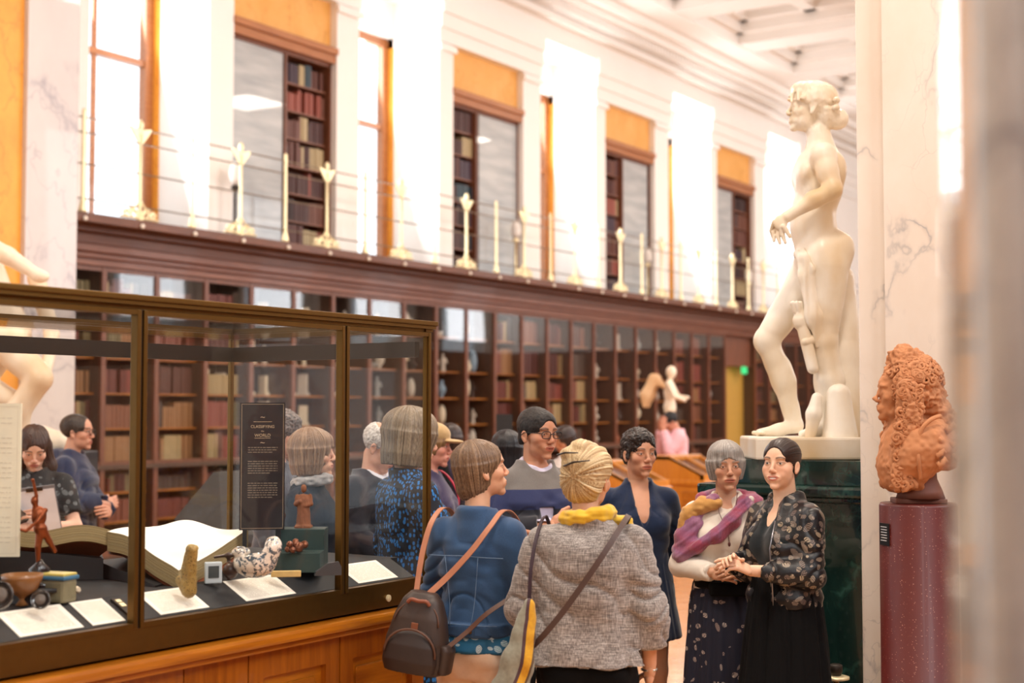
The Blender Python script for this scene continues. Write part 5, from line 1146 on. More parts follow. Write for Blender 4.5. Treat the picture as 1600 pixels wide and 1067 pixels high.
# --- blonde woman in the tweed jacket
def build_blonde():
    f = Fig('blonde woman seen from behind in grey tweed jacket, yellow scarf and black trousers', 917, 5.2, 1.60, 172, 'f', '#dba585', 1.18, .02,
            arms={'R': ((.235, -.02, 1.09), (.235, .03, .86), (-.1, .5, -1), (1, 0, .1), .6), 'L': ((-.245, .03, 1.10), (-.19, .22, 1.0), (.5, .8, 0), (-.6, 0, .6), .5)},
            head=(-22, -2, 6), brow='#a08058', hs=1.05, hres=.0026, hoff=(.0, .03, .020))
    tw = NT('grey_tweed'); a1 = tw.noise(tw.coord((300, 300, 22)), 1, 3); a2 = tw.noise(tw.coord((26, 26, 380)), 1, 3); a3 = tw.noise(tw.coord((30, 30, 30)), 1, 3)
    sm = tw.n('Math', _operation='MULTIPLY_ADD', i0=a1, i1=.5, i2=tw.n('Math', _operation='MULTIPLY', i0=a2, i1=.5).outputs[0]).outputs[0]
    tw.setc(tw.ramp(sm, [(.36, '#57504d'), (.5, '#8a827d'), (.64, '#bdb5ae')])); tw.bump(sm, .5, .004); TW = tw.p(.9, sheen=.3)
    f.trousers(fabric('black_trouser', '#050506', '#08080a', .9, sheen=0), .012, A=.006, w=1.06)
    def ex(b): b.loft([(1.40, 0, -.012, .09, .085), (1.455, 0, -.012, .072, .07)], .02); b.cap((-.08, -.05, 1.36), (.08, -.05, 1.36), .06, .06, .04)
    f.top('tweed_jacket', TW, .024, .905, (1.5, 1.7), (.064, .058, .052), A=.014, flare=.022, extra=ex, cuts=[('cap', (0, .25, .90), (0, .22, 1.45), .04, .05, .01)], res=.0065, sx=5, sz=12, seed=4)
    ys = fabric('yellow_silk', '#c99a1c', '#ecc23c', .55, 20, .1)
    b = SD(); b.push(f.sc); n = 14; ring = [(.085*math.cos(2*pi*k/n), .005+.085*math.sin(2*pi*k/n), 1.462+.012*math.cos(2*pi*k/n)) for k in range(n+1)]; b.chain(ring, [.027]*(n+1), .01); b.chain([(.08, .03, 1.45), (.14, .10, 1.42), (.10, .16, 1.3)], [.03, .028, .02], .02)
    organic('yellow_scarf', b, .005, ys, f.root, lambda x, y, z: .006*vnoise(np.arctan2(x, y)*2.5, z*90, 0*x, 3))
    HY = hairmat('blonde_hair', '#9a7448', '#ecd6a8', .38)
    def hf(h):
        h.ell((0, -.022, .050), (.092, .108, .088), .01); h.ell((0, -.055, -.015), (.080, .062, .07), .03); h.ell((0, -.035, -.055), (.06, .05, .04), .02)
        h.ell((-.01, -.06, .120), (.042, .045, .030), .012); h.ell((-.035, -.085, .09), (.045, .035, .028), .012)
        h.ell((0, .122, -.01), (.062, .080, .095), .012, sub=True); h.ell((0, .04, -.10), (.08, .08, .05), .01, sub=True)
        for g in (1, -1): h.ell((g*.095, .02, -.03), (.024, .03, .03), .008, sub=True)
    f.hair(HY, hf, 'back', .005, .003)
    m = MB()
    for (x0, z0, x1, z1) in ((-.075, .082, .012, .100), (-.045, .045, .062, .078)):
        yb = -.135; m.tube([(x0, yb+.012, z0), ((x0+x1)/2, yb-.012, (z0+z1)/2+.004), (x1, yb+.008, z1)], [.004, .0065, .003], 6, flat=.6)
    f.part(m, 'hair_clip', plain('dark_clip', '#2b2422', .35), True)
    m = MB(); m.lathe([(.031, -.004), (.033, 0), (.031, .004)], (.234, .032, .872), 20); f.part(m, 'bracelet', plain('silver', '#d8d4cc', .25, .9)); return f
def build_bags(f):
    br = plain('brown_strap', '#4a342c', .5)
    t = thing('crossbody_bag', 'brown leather crossbody strap and bag worn over the tweed jacket', 'bag', f.root.location, f.root.rotation_euler.z)
    def put(m, name, mat, sm=False): bmesh.ops.transform(m.bm, matrix=f.sc, verts=m.bm.verts); return m.build(name, mat, t, sm)
    put(ribbon(spline([(.13, .10, 1.40), (.16, .0, 1.462), (.135, -.11, 1.425), (.075, -.175, 1.33), (.0, -.20, 1.22), (-.08, -.205, 1.11), (-.165, -.19, 1.01), (-.26, -.12, .92), (-.30, .0, .86)]), .022, .005, lambda p: (p[0]*.6, min(p[1], 0)*1.3-.02, max(0, p[2]-1.3)*1.2)), 'strap', br)
    b = SD(); b.push(f.sc @ Matrix.Translation((-.30, .12, .80)) @ Matrix.Rotation(.1, 4, 'Z')); b.box((0, 0, 0), (.045, .12, .10), .03); organic('bag_body', b, .008, plain('dark_bag_leather', '#2f2420', .5), t)
    t = thing('tote_bag', 'grey and yellow striped fabric tote hanging from the tweed-jacket woman', 'bag', f.root.location, f.root.rotation_euler.z)
    m = ribbon(spline([(-.15, .12, 1.36), (-.165, .02, 1.455), (-.185, -.09, 1.39), (-.20, -.155, 1.27), (-.205, -.175, 1.15), (-.215, -.19, 1.08)]), .014, .005, lambda p: (p[0]*.3, min(p[1], 0)*1.3-.02, max(0, p[2]-1.35)*1.2)); put(m, 'strap', plain('dark_plum_strap', '#2e1824', .6))
    tm = NT('striped_tote'); v = tm.coord(); sp = tm.n('SeparateXYZ', i0=v); ge = tm.n('Attribute', _attribute_name='band')
    rp = tm.ramp(ge.outputs['Fac'], [(0, '#8b8a7a'), (.48, '#4a3034'), (.58, '#cf9a1e'), (.8, '#54402c'), (.86, '#8b8a7a')]); rp.node.color_ramp.interpolation = 'CONSTANT'; tm.setc(tm.mix(.3, rp, tm.noise(v, 90, 3), 'OVERLAY')); TM = tm.p(.8, sheen=.2)
    b = SD(); b.push(f.sc); b.chain([(-.215, -.185, 1.09), (-.225, -.20, 1.02), (-.245, -.205, .93), (-.275, -.20, .82), (-.30, -.195, .75)], [.028, .036, .056, .066, .058], .03, flat=((0, 1, .2), .5)); b.chain([(-.215, -.185, 1.08), (-.20, -.19, 1.14)], [.03, .022], .02)
    V, Q = b.mesh(.006); V = relax(V, Q, 1); n = vnormals(V, Q); V = V+n*(.006*vnoise(V[:, 0]*30+V[:, 2]*10, V[:, 1]*20, V[:, 2]*7, 3))[:, None]
    cx = np.interp(V[:, 2]/f.s, [.75, .93, 1.09], [-.30, -.245, -.215])*f.s; bd_ = (V[:, 0]-cx)/.12+.42+.05*np.sin(V[:, 2]*20)
    tomesh('bag_body', V, Q, TM, t, {'band': np.clip(bd_, 0, 1)})
fM = build_presenter(); fL = build_elder(); fK = build_navy(); fI = build_man(); fH = build_denim(); build_backpack(fH); fJ = build_blonde(); build_bags(fJ)
# ================================================================ sculpture
def stonemat(name, a, b, stain, rough=.45):
    t = NT(name); v = t.coord((1, 1, .6)); n = t.noise(v, 3.2, 6, .6); n2 = t.noise(v, 40, 4)
    t.setc(t.mix(t.ramp(t.noise(t.coord((1.4, 1.4, 1)), 1.7, 3), [(.46, 0.0), (.66, .7)]), t.mix(t.ramp(n, [(.35, 0.0), (.65, 1.0)]), a, b), stain)); t.bump(n2, .15, .004)
    return t.p(rough, 0, .1, .4, sss=.0)
STAT = stonemat('aged_white_marble', '#f0e9dd', '#e2d5bf', '#cba768'); STAT2 = stonemat('cream_marble', '#efe0cc', '#e3cfb4', '#d2b088')
st = thing('marble_statue', 'large white marble nude youth with one hand on his head, standing on green pedestal', 'statue', (0, 0, 0))
SS = .00338; sb = at(1276, 684, 7.42); st.location = (sb.x, sb.y, 1.511+.113); st.rotation_euler.z = heading(-90)
def q_(px_, py_, b=0.0): return ((-b), (1276-px_)*SS, (684-py_)*SS)
g = SD(); C_ = q_
# torso
g.ell(q_(1285, 402), (.165, .135, .14), .03); g.ell(q_(1277, 352), (.135, .105, .15), .06); g.ell(q_(1283, 296), (.165, .125, .15), .06); g.ell(q_(1283, 262), (.175, .115, .09), .05)
g.ell(q_(1256, 280, .075), (.078, .032, .052), .04); g.ell(q_(1256, 280, -.075), (.078, .032, .052), .04); g.ell(q_(1252, 352), (.10, .045, .12), .04)
g.ell(q_(1310, 398, .07), (.085, .075, .095), .03); g.ell(q_(1308, 398, -.07), (.085, .075, .095), .03); g.ell(q_(1302, 275, .09), (.075, .06, .09), .03); g.ell(q_(1302, 275, -.09), (.075, .06, .09), .03)
g.cap(q_(1325, 300), q_(1312, 370), .018, .012, .03, sub=True)
# neck and head
g.chain([q_(1290, 245), q_(1283, 212)], [.075, .062], .04)
g.push(Matrix.Translation(q_(1272, 177)) @ Matrix.Rotation(.10, 4, 'X') @ Matrix.Rotation(-.12, 4, 'Z') @ Matrix.Scale(1.10, 4))
class _S: pass
Fig.headprims(_S(), g, True, 0, 0, .6)
g.ell((0, -.02, .055), (.09, .108, .088), .01); g.ell((0, .03, .10), (.07, .07, .035), .02); g.ell((0, -.125, -.035), (.055, .055, .05), .015); g.ell((0, -.075, -.02), (.075, .05, .06), .02)
for k in range(40):
    a_ = k*.7; u = (k % 10)/9; g.ell((.078*math.cos(a_*.3+1.2)*(1 if k % 2 else -1), .06-.17*u, .02+.05*math.sin(k*1.7)+.03*(1-u)), (.015, .018, .015), .006)
for s_ in (1, -1): g.ell((s_*.034, .094, .052), (.012, .02, .012), .01)
g.pop()
# raised far arm, hand on the head
g.chain([q_(1286, 262, -.17), q_(1300, 200, -.33), q_(1272, 146, -.10)], [.058, .045, .033], .025)
g.ell(q_(1268, 141, -.03), (.05, .035, .028), .012)
for k in range(4): g.chain([q_(1272-k*9, 137+k*2, .0), q_(1270-k*10, 146+k*3, .055), q_(1268-k*10, 160+k*3, .082)], [.013, .012, .009], .004)
# near arm
g.ell(q_(1280, 258, .17), (.065, .065, .065), .03); g.chain([q_(1279, 256, .18), q_(1290, 312, .235), q_(1222, 352, .21)], [.060, .046, .030], .02); g.ell(q_(1262, 325, .225), (.042, .05, .04), .02); g.ell(q_(1282, 283, .21), (.05, .05, .07), .02)
g.ell(q_(1212, 362, .21), (.018, .034, .042), .012)
for k, (x1, y1, x2, y2) in enumerate(((1203, 375, 1203, 388), (1208, 380, 1211, 392), (1214, 380, 1218, 392), (1219, 374, 1224, 384))): g.chain([q_(1212+k*2-3, 368, .19+.015*k), q_(x1, y1, .18+.018*k), q_(x2, y2, .185+.018*k)], [.012, .011, .008], .004)
g.chain([q_(1203, 360, .20), q_(1200, 372, .17), q_(1203, 382, .16)], [.012, .011, .009], .004)
# legs
g.chain([q_(1276, 430, -.09), q_(1210, 527, -.10)], [.112, .066], .04); g.ell(q_(1202, 535, -.10), (.055, .058, .062), .02); g.chain([q_(1207, 540, -.10), q_(1232, 600, -.10), q_(1248, 668, -.09)], [.062, .062, .038], .03); g.ell(q_(1228, 585, -.10), (.06, .058, .085), .02)
g.chain([q_(1250, 668, -.09), q_(1222, 675, -.09), q_(1192, 679, -.09)], [.038, .032, .018], .02)
for k in range(5): g.ell(q_(1187+k*2, 679, -.125+k*.018), (.009, .016, .010), .004)
g.chain([q_(1288, 425, .07), q_(1284, 530, .07)], [.12, .076], .04); g.ell(q_(1280, 535, .07), (.064, .066, .07), .03); g.chain([q_(1284, 545, .07), q_(1292, 600, .07), q_(1290, 668, .07)], [.07, .074, .042], .03)
g.chain([q_(1292, 668, .07), q_(1268, 676, .07), q_(1250, 680, .07)], [.042, .034, .02], .02)
organic('figure', g, .0048, STAT, st, lambda x, y, z: .004*vnoise(x*9, y*9, z*9)+.0015*vnoise(x*25, y*25, z*25)+.0022*vnoise(x*140, y*140, z*40)*(z > 1.60)*(y < .12), sm=1)
g = SD(); g.chain([q_(1318, 684, .0), q_(1322, 560, -.05), q_(1318, 440, -.08)], [.13, .10, .085], .03); g.chain([q_(1302, 684, .15), q_(1300, 620, .14)], [.09, .06], .03); g.cap(q_(1268, 535, .10), q_(1254, 540, .13), .030, .028, .02)
g.chain([q_(1256, 684, .15), q_(1262, 650, .15), q_(1268, 625, .14)], [.03, .04, .03], .02)
organic('tree_stump', g, .006, STAT, st, lambda x, y, z: .006*vnoise(x*14, y*14, z*5))
g = SD(); g.chain([q_(1250, 405, .11), q_(1255, 440, .14), q_(1266, 500, .14), q_(1272, 545, .13)], [.03, .04, .045, .02], .03, flat=((1, 0, 0), .5)); g.chain([q_(1246, 404, .05), q_(1252, 412, .12), q_(1262, 430, .15)], [.02, .024, .02], .02)
organic('drapery', g, .005, STAT, st, lambda x, y, z: .007*vnoise(y*60, x*60, z*4))
g = SD(); g.cap(q_(1247, 500, .10), q_(1263, 580, .13), .034, .03, .01); g.cap(q_(1247, 507, .10), q_(1248, 511, .10), .041, .041, .004)
for k in range(6): a_ = k*1.05; p = Vector(q_(1244, 494, .10))+Vector((.022*math.cos(a_), .022*math.sin(a_), 0)); g.cap(p, p+Vector((0, .012, .045)), .010, .012, .004)
organic('quiver', g, .004, STAT, st)
m = MB(); m.box(-.26, .24, -.19, .362, -.113, .0, .012); m.build('plinth', STAT, st)
# ---------------------------------------------------------------- terracotta bust
bu = thing('terracotta_bust', 'terracotta bust of a man in a long curly wig on the red porphyry column', 'bust', (PC.x, PC.y, zt), heading(-96))
BS = .00266
def w_(px_, py_, b=0.0): return (-b, (1431-px_)*BS, (785-py_)*BS)
g = SD(); g.push(Matrix.Translation(w_(1408, 618)) @ Matrix.Rotation(.05, 4, 'X') @ Matrix.Scale(1.0, 4)); Fig.headprims(_S(), g, True, 0, 1, .6); g.pop()
g.chain([w_(1412, 650), w_(1425, 700)], [.065, .08], .03)
g.loft([((785-772)*BS, 0, -.01, .05, .03), ((785-755)*BS, 0, .03, .12, .06), ((785-725)*BS, 0, .025, .20, .115), ((785-700)*BS, 0, .01, .22, .125), ((785-672)*BS, 0, -.01, .20, .11), ((785-655)*BS, 0, -.015, .12, .09)], .03)
g.chain([w_(1478, 722), w_(1466, 690), w_(1450, 668)], [.035, .06, .06], .04); g.chain([w_(1388, 752), w_(1390, 730), w_(1398, 690)], [.03, .05, .06], .04)
g.cap(w_(1455, 760, .1), w_(1490, 745, .1), .05, .03, .02, sub=True)
g.ell(w_(1462, 702, .06), (.13, .072, .075), .04); g.ell(w_(1400, 735, .02), (.13, .055, .09), .04)
organic('bust', g, .0045, MT['terra'], bu, lambda x, y, z: .004*vnoise(x*60, y*60, z*60))
g = SD(); random.seed(11)
g.ell(w_(1424, 590), (.125, .105, .105), .02); g.ell(w_(1435, 612), (.125, .095, .12), .03); g.ell(w_(1412, 560), (.085, .065, .05), .02); g.chain([w_(1445, 630, .0), w_(1462, 660, .0), w_(1468, 676, 0)], [.08, .07, .05], .03)
for b_ in (.11, -.11): g.chain([w_(1412, 610, b_), w_(1412, 650, b_*1.1), w_(1408, 690, b_*1.1), w_(1400, 730, b_), w_(1396, 755, b_*.8)], [.05, .052, .05, .045, .03], .02)
g.ell(w_(1375, 628), (.06, .07, .11), .015, sub=True)
organic('wig', g, .005, MT['terra'], bu, lambda x, y, z: .013*vnoise(x*45, y*45, z*45)+.010*vnoise(x*95, y*95, z*95, 3))
cu_ = MB(); n = 0
for k in range(420):
    u = random.random(); v_ = random.uniform(-1, 1); top = random.random() < .55
    if top: th = random.uniform(-.2, 1.0)*pi; r_ = .118; c = Vector((v_*.0, (1426-1431)*-BS, (785-600)*BS)); a2 = random.uniform(-1.4, 1.4); dirn = Vector((math.sin(a2), math.cos(a2)*math.cos(th), math.cos(a2)*math.sin(th))); p = c+Vector((dirn.x*.128, dirn.y*.110, dirn.z*.115))
    else: sgn = random.choice((1, 1, -1)); py_ = random.uniform(600, 758); px_ = 1414-(py_-600)*.09+random.uniform(-16, 16)*(1 if py_ < 700 else .8); p = Vector(w_(px_, py_, sgn*(.155 if py_ < 690 else .145))); dirn = Vector((-sgn, random.uniform(-.2, .5), random.uniform(-.2, .2))).normalized()
    if Vector(w_(1378, 625)).y-p.y < .045 and abs(p.x) < .075 and .28 < p.z < .52: continue
    r0 = random.uniform(.013, .024); t1 = dirn.orthogonal().normalized(); t2 = dirn.cross(t1); ph = random.random()*6
    pts = [p+(t1*math.cos(ph+a_*.75)+t2*math.sin(ph+a_*.75))*(r0*(1-a_/14))+dirn*(.004+a_*.0012) for a_ in range(11)]; cu_.tube(pts, [r0*.48*(1-a_/16) for a_ in range(11)], 6)
cu_.build('curls', MT['terra'], bu, True)
rf = MB()
for (x, y, b_) in ((1448, 690, .19), (1452, 706, .2), (1454, 720, .2), (1470, 668, .17), (1475, 690, .18), (1478, 708, .18), (1398, 700, .14), (1396, 722, .13), (1404, 742, .12)):
    p = Vector(w_(x, y, b_)); rf.tube([p+Vector((random.uniform(-.01, .01), -.02+.04*k/4, .012*math.sin(k*1.6))) for k in range(5)], [.008, .014, .012, .014, .007], 8)
rf.tube(spline([w_(1420, 690, .19), w_(1426, 668, .20), w_(1440, 655, .19), w_(1455, 650, .16)]), .009, 8); rf.tube(spline([w_(1420, 690, .19), w_(1419, 715, .21), w_(1424, 745, .17)]), .008, 8); rf.build('coat_folds', MT['terra'], bu, True)
m = MB(); so = [(-.068, -.09, 0), (.068, -.09, 0), (.068, .105, 0), (-.068, .105, 0)]
m.box(-.075, .075, -.105, .102, 0, .02, .004); m.lathe([(.10, .02), (.09, .05), (.068, .10), (.065, .14), (.07, .20)], (0, -.01, 0), 20); 
m.build('socle', plain('dark_terracotta', '#6e4030', .6, 0, .2, 20), bu, True)
# ---------------------------------------------------------------- winged figure in the distance
def simplefig(name, label, px_, d, z0, H, face, mat, wings=False, cat='statue', res=.012):
    t = thing(name, label, cat, tuple(flo(px_, d, z0)), heading(face)); k = H/1.7; g = SD(); g.push(Matrix.Scale(k, 4))
    g.chain([(.09, 0, .85), (.10, .05, .45), (.10, 0, .05)], [.09, .06, .045], .03); g.chain([(-.09, 0, .85), (-.10, -.05, .45), (-.10, -.12, .05)], [.09, .06, .045], .03)
    g.ell((0, 0, .92), (.16, .12, .15), .04); g.ell((0, .0, 1.2), (.155, .115, .22), .06); g.cap((0, 0, 1.38), (0, .02, 1.5), .05, .05, .03); g.ell((0, .03, 1.58), (.085, .1, .12), .02)
    g.chain([(.17, 0, 1.36), (.22, .12, 1.12), (.12, .30, 1.05)], [.055, .042, .035], .02); g.chain([(-.17, 0, 1.36), (-.24, .12, 1.12), (-.12, .32, 1.10)], [.055, .042, .035], .02); g.cap((0, 0, 0), (0, -.05, .0), .16, .16, .02, flat=((0, 0, 1), .3))
    organic('figure', g, res*k, mat, t)
    if wings:
        for sg in (1, -1):
            w = SD(); w.push(Matrix.Scale(k, 4)); w.chain([(sg*.08, -.10, 1.3), (sg*.16, -.28, 1.45), (sg*.2, -.42, 1.15), (sg*.2, -.45, .95)], [.04, .09, .10, .05], .04, flat=((1, .2, 0), .35)); organic('wing', w, res*k, stonemat('wing_stone', '#d8b48a', '#c99f72', '#b98a5c') if sg == 1 else bpy.data.materials['wing_stone'], t)
    return t
simplefig('winged_statue', 'small winged cream marble figure on a plinth in front of the far bookcases', 1046, 20.5, 1.12, 1.30, 75, STAT2, True)
PP = flo(1046, 20.5); o = MB().box(-.32, .32, -.32, .32, 0, 1.1, .01).build('statue_plinth', MT['darkwood'], None, False, PP); tag(o, 'dark plinth under the winged marble figure', 'plinth')
# crouching statue before the left pier
cs_ = thing('crouching_statue', 'cream marble crouching nude on pedestal before the orange wall at the left', 'statue', tuple(flo(30, 11.0, 0)), heading(20)); CSS = 11.0/FPX
def c3(px_, py_, b=0.0): return ((px_-30)*-CSS*-1 if False else -(px_-30)*CSS, b, CH-(py_-644)*CSS)
g = SD()
g.chain([c3(-60, 350), c3(-30, 440), c3(0, 520)], [.22, .19, .24], .06); g.chain([c3(-50, 370, .1), c3(10, 405, .25), c3(52, 432, .3)], [.085, .065, .045], .03); g.ell(c3(58, 436, .3), (.07, .05, .05), .03)
g.chain([c3(55, 432, -.1), c3(78, 520, .05), c3(70, 582, .2)], [.075, .055, .042], .03); g.ell(c3(68, 590, .22), (.05, .05, .07), .02)
g.chain([c3(-5, 520, .1), c3(58, 592, .35)], [.17, .10], .05); g.chain([c3(58, 595, .35), c3(30, 640, .3), c3(35, 690, .25)], [.10, .09, .06], .03); g.chain([c3(0, 540, -.1), c3(-30, 600, 0), c3(20, 625, .1)], [.15, .11, .08], .04)
g.chain([c3(20, 690, 0), c3(60, 690, 0), c3(90, 690, 0)], [.14, .12, .08], .05)
organic('figure', g, .012, STAT2, cs_, lambda x, y, z: .006*vnoise(x*8, y*8, z*8))
cs_.location.x += 0; o = MB().box(-.55, .42, -.45, .45, 0, 1.44, .01).build('pedestal_block', plain('navy_pedestal', '#1d2a33', .4, coat=.3), None, False, flo(20, 11.1)); o.rotation_euler.z = heading(0); tag(o, 'dark blue-grey pedestal under the crouching marble statue', 'pedestal')
# ================================================================ the rest of the visitors
NAVY = fabric('navy_wool', '#0a0e1a', '#121828', .9, sheen=.05); GRN = hairmat('ash_hair', '#5a4a3c', '#a8967f', .42)
def standing(h): pass
# woman with big bob in blue spotted dress, seen from behind
f = Fig('woman with thick brown-grey bob seen from behind in black dress with bright blue spots', 640, 6.5, 1.745, 120, 'f', '#d09c80', 1.08, head=(-8, -6, 0), hs=1.06, hres=.003,
        arms={'R': ((.21, .06, 1.11), (.12, .24, 1.12), (-.7, .5, .1), (.3, .5, .6), .5), 'L': ((-.22, .0, 1.10), (-.12, .24, 1.08), (.8, .4, .1), (-.3, .5, .6), .5)})
t_ = NT('blue_spots'); v = t_.coord((1, 1, .62)); vo = t_.n('TexVoronoi', Vector=v, Scale=62.0, Randomness=.7).outputs[0]; t_.setc(t_.mix(t_.ramp(vo, [(.34, 1.0), (.42, 0.0)]), '#0a1220', '#2272b8')); SP = t_.p(.7)
f.top('spotted_dress_top', SP, .018, .95, (1.9, 1.9), (.062, .052, .042), A=.010, res=.008)
f.skirt('spotted_dress_skirt', SP, [(.25, 0, 0, .25, .21), (.6, 0, 0, .22, .18), (.88, 0, 0, .195, .155), (1.04, 0, 0, .16, .13)], A=.012)
f.hair(hairmat('brown_grey_hair', '#5a493a', '#9d8a72', .42), hair_bob(False, .016, -.105, .05), 'down', .0045, .0035); f.shoes(BLK)
# woman with bob, navy jacket, grey scarf
f = Fig('woman with brown-blonde bob in profile, navy jacket and pale grey scarf, behind the vitrine', 487, 7.0, 1.66, 84, 'f', '#dfae92', 1.0, head=(6, 2, 0), hres=.0026)
f.skirt('trousers_skirt', NAVY, [(.06, 0, 0, .16, .14), (.86, 0, 0, .185, .15), (1.04, 0, 0, .16, .13)], A=.006); f.top('navy_jacket', NAVY, .026, .86, (1.95, 1.95), (.064, .056, .046), A=.010, res=.009)
b = SD(); b.push(f.sc); ring = [(.078*math.cos(2*pi*k/12), .008+.08*math.sin(2*pi*k/12), 1.448+.012*math.sin(2*pi*k/12)) for k in range(13)]; b.chain(ring, [.026]*13, .01); organic('grey_scarf', b, .006, fabric('grey_scarf_cloth', '#77757a', '#c4c0bd', scale=60), f.root, lambda x, y, z: .006*vnoise(np.arctan2(x, y)*3, z*80, 0*x))
f.hair(hairmat('brown_blonde_hair', '#5e4030', '#b08f70', .42), hair_bob(True, .008, -.095, .050), 'down', .004, .0032); f.shoes(BLK)
# older man looking down
f = Fig('balding white-haired man in glasses looking down, white shirt under dark jacket', 585, 7.35, 1.70, 62, 'm', '#d9a48a', 1.05, head=(8, -28, 0), hres=.003, brow='#a09890',
        arms={'R': ((.25, .03, 1.12), (.10, .24, 1.0), (-.3, .9, -.2), (.2, .3, .9), .5), 'L': ((-.25, .0, 1.12), (-.15, .22, .98), (.3, .9, -.1), (-.2, .3, .9), .5)}, hoff=(0, .03, -.01))
f.top('white_shirt', fabric('white_cotton', '#cfd0dc', '#e6e6ee'), .016, .9, (1.97, 1.97), (.055, .044, .038), A=.005, res=.009)
f.top('dark_jacket', fabric('charcoal_jacket', '#1c1c26', '#2a2a36'), .034, .84, (1.85, 1.85), (.068, .058, .050), A=.010, res=.009, cuts=[('cap', (0, .22, .86), (0, .19, 1.42), .06, .085, .01), ('e', (0, .05, 1.47), (.09, .10, .07), .01)]); f.trousers(NAVY, res=.012); f.shoes(BLK)
def hf(h):
    h.ell((0, -.03, .04), (.0790, .088, .078), .01); h.ell((0, .09, .05), (.1, .09, .12), .01, sub=True); h.ell((0, -.01, .10), (.055, .07, .05), .01, sub=True); h.ell((0, .03, -.085), (.1, .11, .05), .01, sub=True)
f.hair(hairmat('white_hair', '#a49c96', '#dcd6d0', .5), hf, 'curl', .003, .003); f.glasses(plain('steel_frame', '#6a6a70', .3, .8), thick=.0015)
# woman with glasses mostly behind the text board
f = Fig('woman with short dark hair and glasses in profile, mostly hidden behind the black text board', 436, 7.7, 1.76, 88, 'f', '#d8a58c', 1.0, head=(4, -8, 0), hres=.0034)
f.top('grey_top', fabric('mid_grey_knit', '#3a3a44', '#55555f'), .018, .88, (1.9, 1.9), A=.006, res=.011); f.trousers(NAVY, res=.013); f.shoes(BLK); f.hair(hairmat('dark_streaked_hair', '#241c1a', '#7d6d66', .4), hair_bob(True, .0, -.04, .052), 'curl', .005, .004); f.glasses()
# hooded man, glasses, profile
f = Fig('man with receding dark hair and glasses in navy hooded top, in profile', 116, 9.8, 1.73, 92, 'm', '#d39a80', 1.08, head=(-6, 0, 0), hres=.0034,
        arms={'R': ((.25, .06, 1.13), (.0, .24, 1.10), (-.8, .3, .1), (.1, .9, .2), .5), 'L': ((-.25, .07, 1.13), (.02, .25, 1.05), (.9, .1, .1), (.1, .9, .2), .5)}, hoff=(0, .02, 0))
HN = fabric('navy_sweatshirt', '#161e36', '#263252'); f.top('hooded_top', HN, .030, .88, (1.95, 1.95), (.066, .058, .048), A=.012, res=.011, extra=lambda b: (b.ell((0, -.10, 1.40), (.11, .075, .075), .03), b.cap((-.08, 0, 1.43), (.08, 0, 1.43), .045, .045, .03)))
f.trousers(fabric('dark_jeans', '#1a2233', '#27344c'), res=.013); f.shoes(BLK)
def hf(h):
    h.ell((0, -.025, .048), (.0800, .096, .082), .01); h.ell((0, .125, .02), (.072, .085, .11), .008, sub=True); h.ell((0, .03, -.085), (.1, .11, .05), .01, sub=True)
f.hair(hairmat('dark_cropped_hair', '#1c1513', '#3c302a', .5), hf, 'curl', .002, .0034); f.glasses()
# young woman with clipboard
f = Fig('young woman with long dark hair looking down at phone and clipboard, black short-sleeved floral top', 58, 8.3, 1.68, 8, 'f', '#e3b39a', 1.05, head=(14, -30, 0), hres=.003, hoff=(0, .035, -.02),
        arms={'R': ((.235, .04, 1.12), (.06, .27, 1.17), (-.7, .5, .35), (.2, .7, .5), .55), 'L': ((-.245, .06, 1.10), (-.02, .28, 1.12), (.9, .3, .2), (-.1, .8, .5), .6)}, brow='#2a1a14')
t_ = NT('black_floral'); v = t_.coord(); c_, _ = leafpat(t_, v, 20.0, '#8b8f90', '#5f6468', '#141417', 2.0, .3, 1.8); t_.setc(c_)
f.top('floral_top', t_.p(.75), .018, .90, (.72, .72), (.062, .054, .044), A=.008, res=.009, neck=True); f.trousers(BLK, res=.013); f.shoes(BLK)
def hf(h):
    h.ell((0, -.02, .052), (.086, .104, .086), .01); h.chain([(.06, -.03, .0), (.085, .0, -.12), (.09, .02, -.26)], [.045, .045, .035], .03); h.chain([(-.06, -.03, .0), (-.085, .0, -.12), (-.09, .02, -.26)], [.045, .045, .035], .03); h.ell((0, -.08, -.06), (.08, .045, .12), .03); h.ell((0, .118, -.02), (.054, .085, .098), .01, sub=True)
f.hair(hairmat('long_dark_hair', '#1c100e', '#4a2e24', .35), hf, 'down', .004, .004)
A_ = f
def local(fig, p): return fig.root.location + Matrix.Rotation(fig.root.rotation_euler.z, 3, 'Z') @ (Vector(p)*fig.s)
p = local(A_, (-.08, .30, 1.20)); o = MB().box(-.11, .11, -.003, .003, -.16, .16, .002).build('clipboard', plain('clip_back', '#7a7a80', .5), None, False, p); o.rotation_euler = (-.35, .12, A_.root.rotation_euler.z); MB().box(-.105, .105, .0035, .0045, -.155, .14).build('paper_sheet', plain('white_sheet', '#e6e6ee', .8), o); MB().box(-.045, .045, .004, .012, .135, .155, .003).build('clip', MT['bronzedark'], o); tag(o, 'white-papered clipboard held by the young dark-haired woman', 'clipboard')
p = local(A_, (.02, .345, 1.185)); o = MB().box(-.037, .037, -.004, .004, -.075, .075, .003).build('phone', plain('phone_black', '#17181c', .2, coat=.6), None, False, p); o.rotation_euler = (-.9, .7, A_.root.rotation_euler.z); tag(o, 'black phone held in front of the clipboard', 'phone')
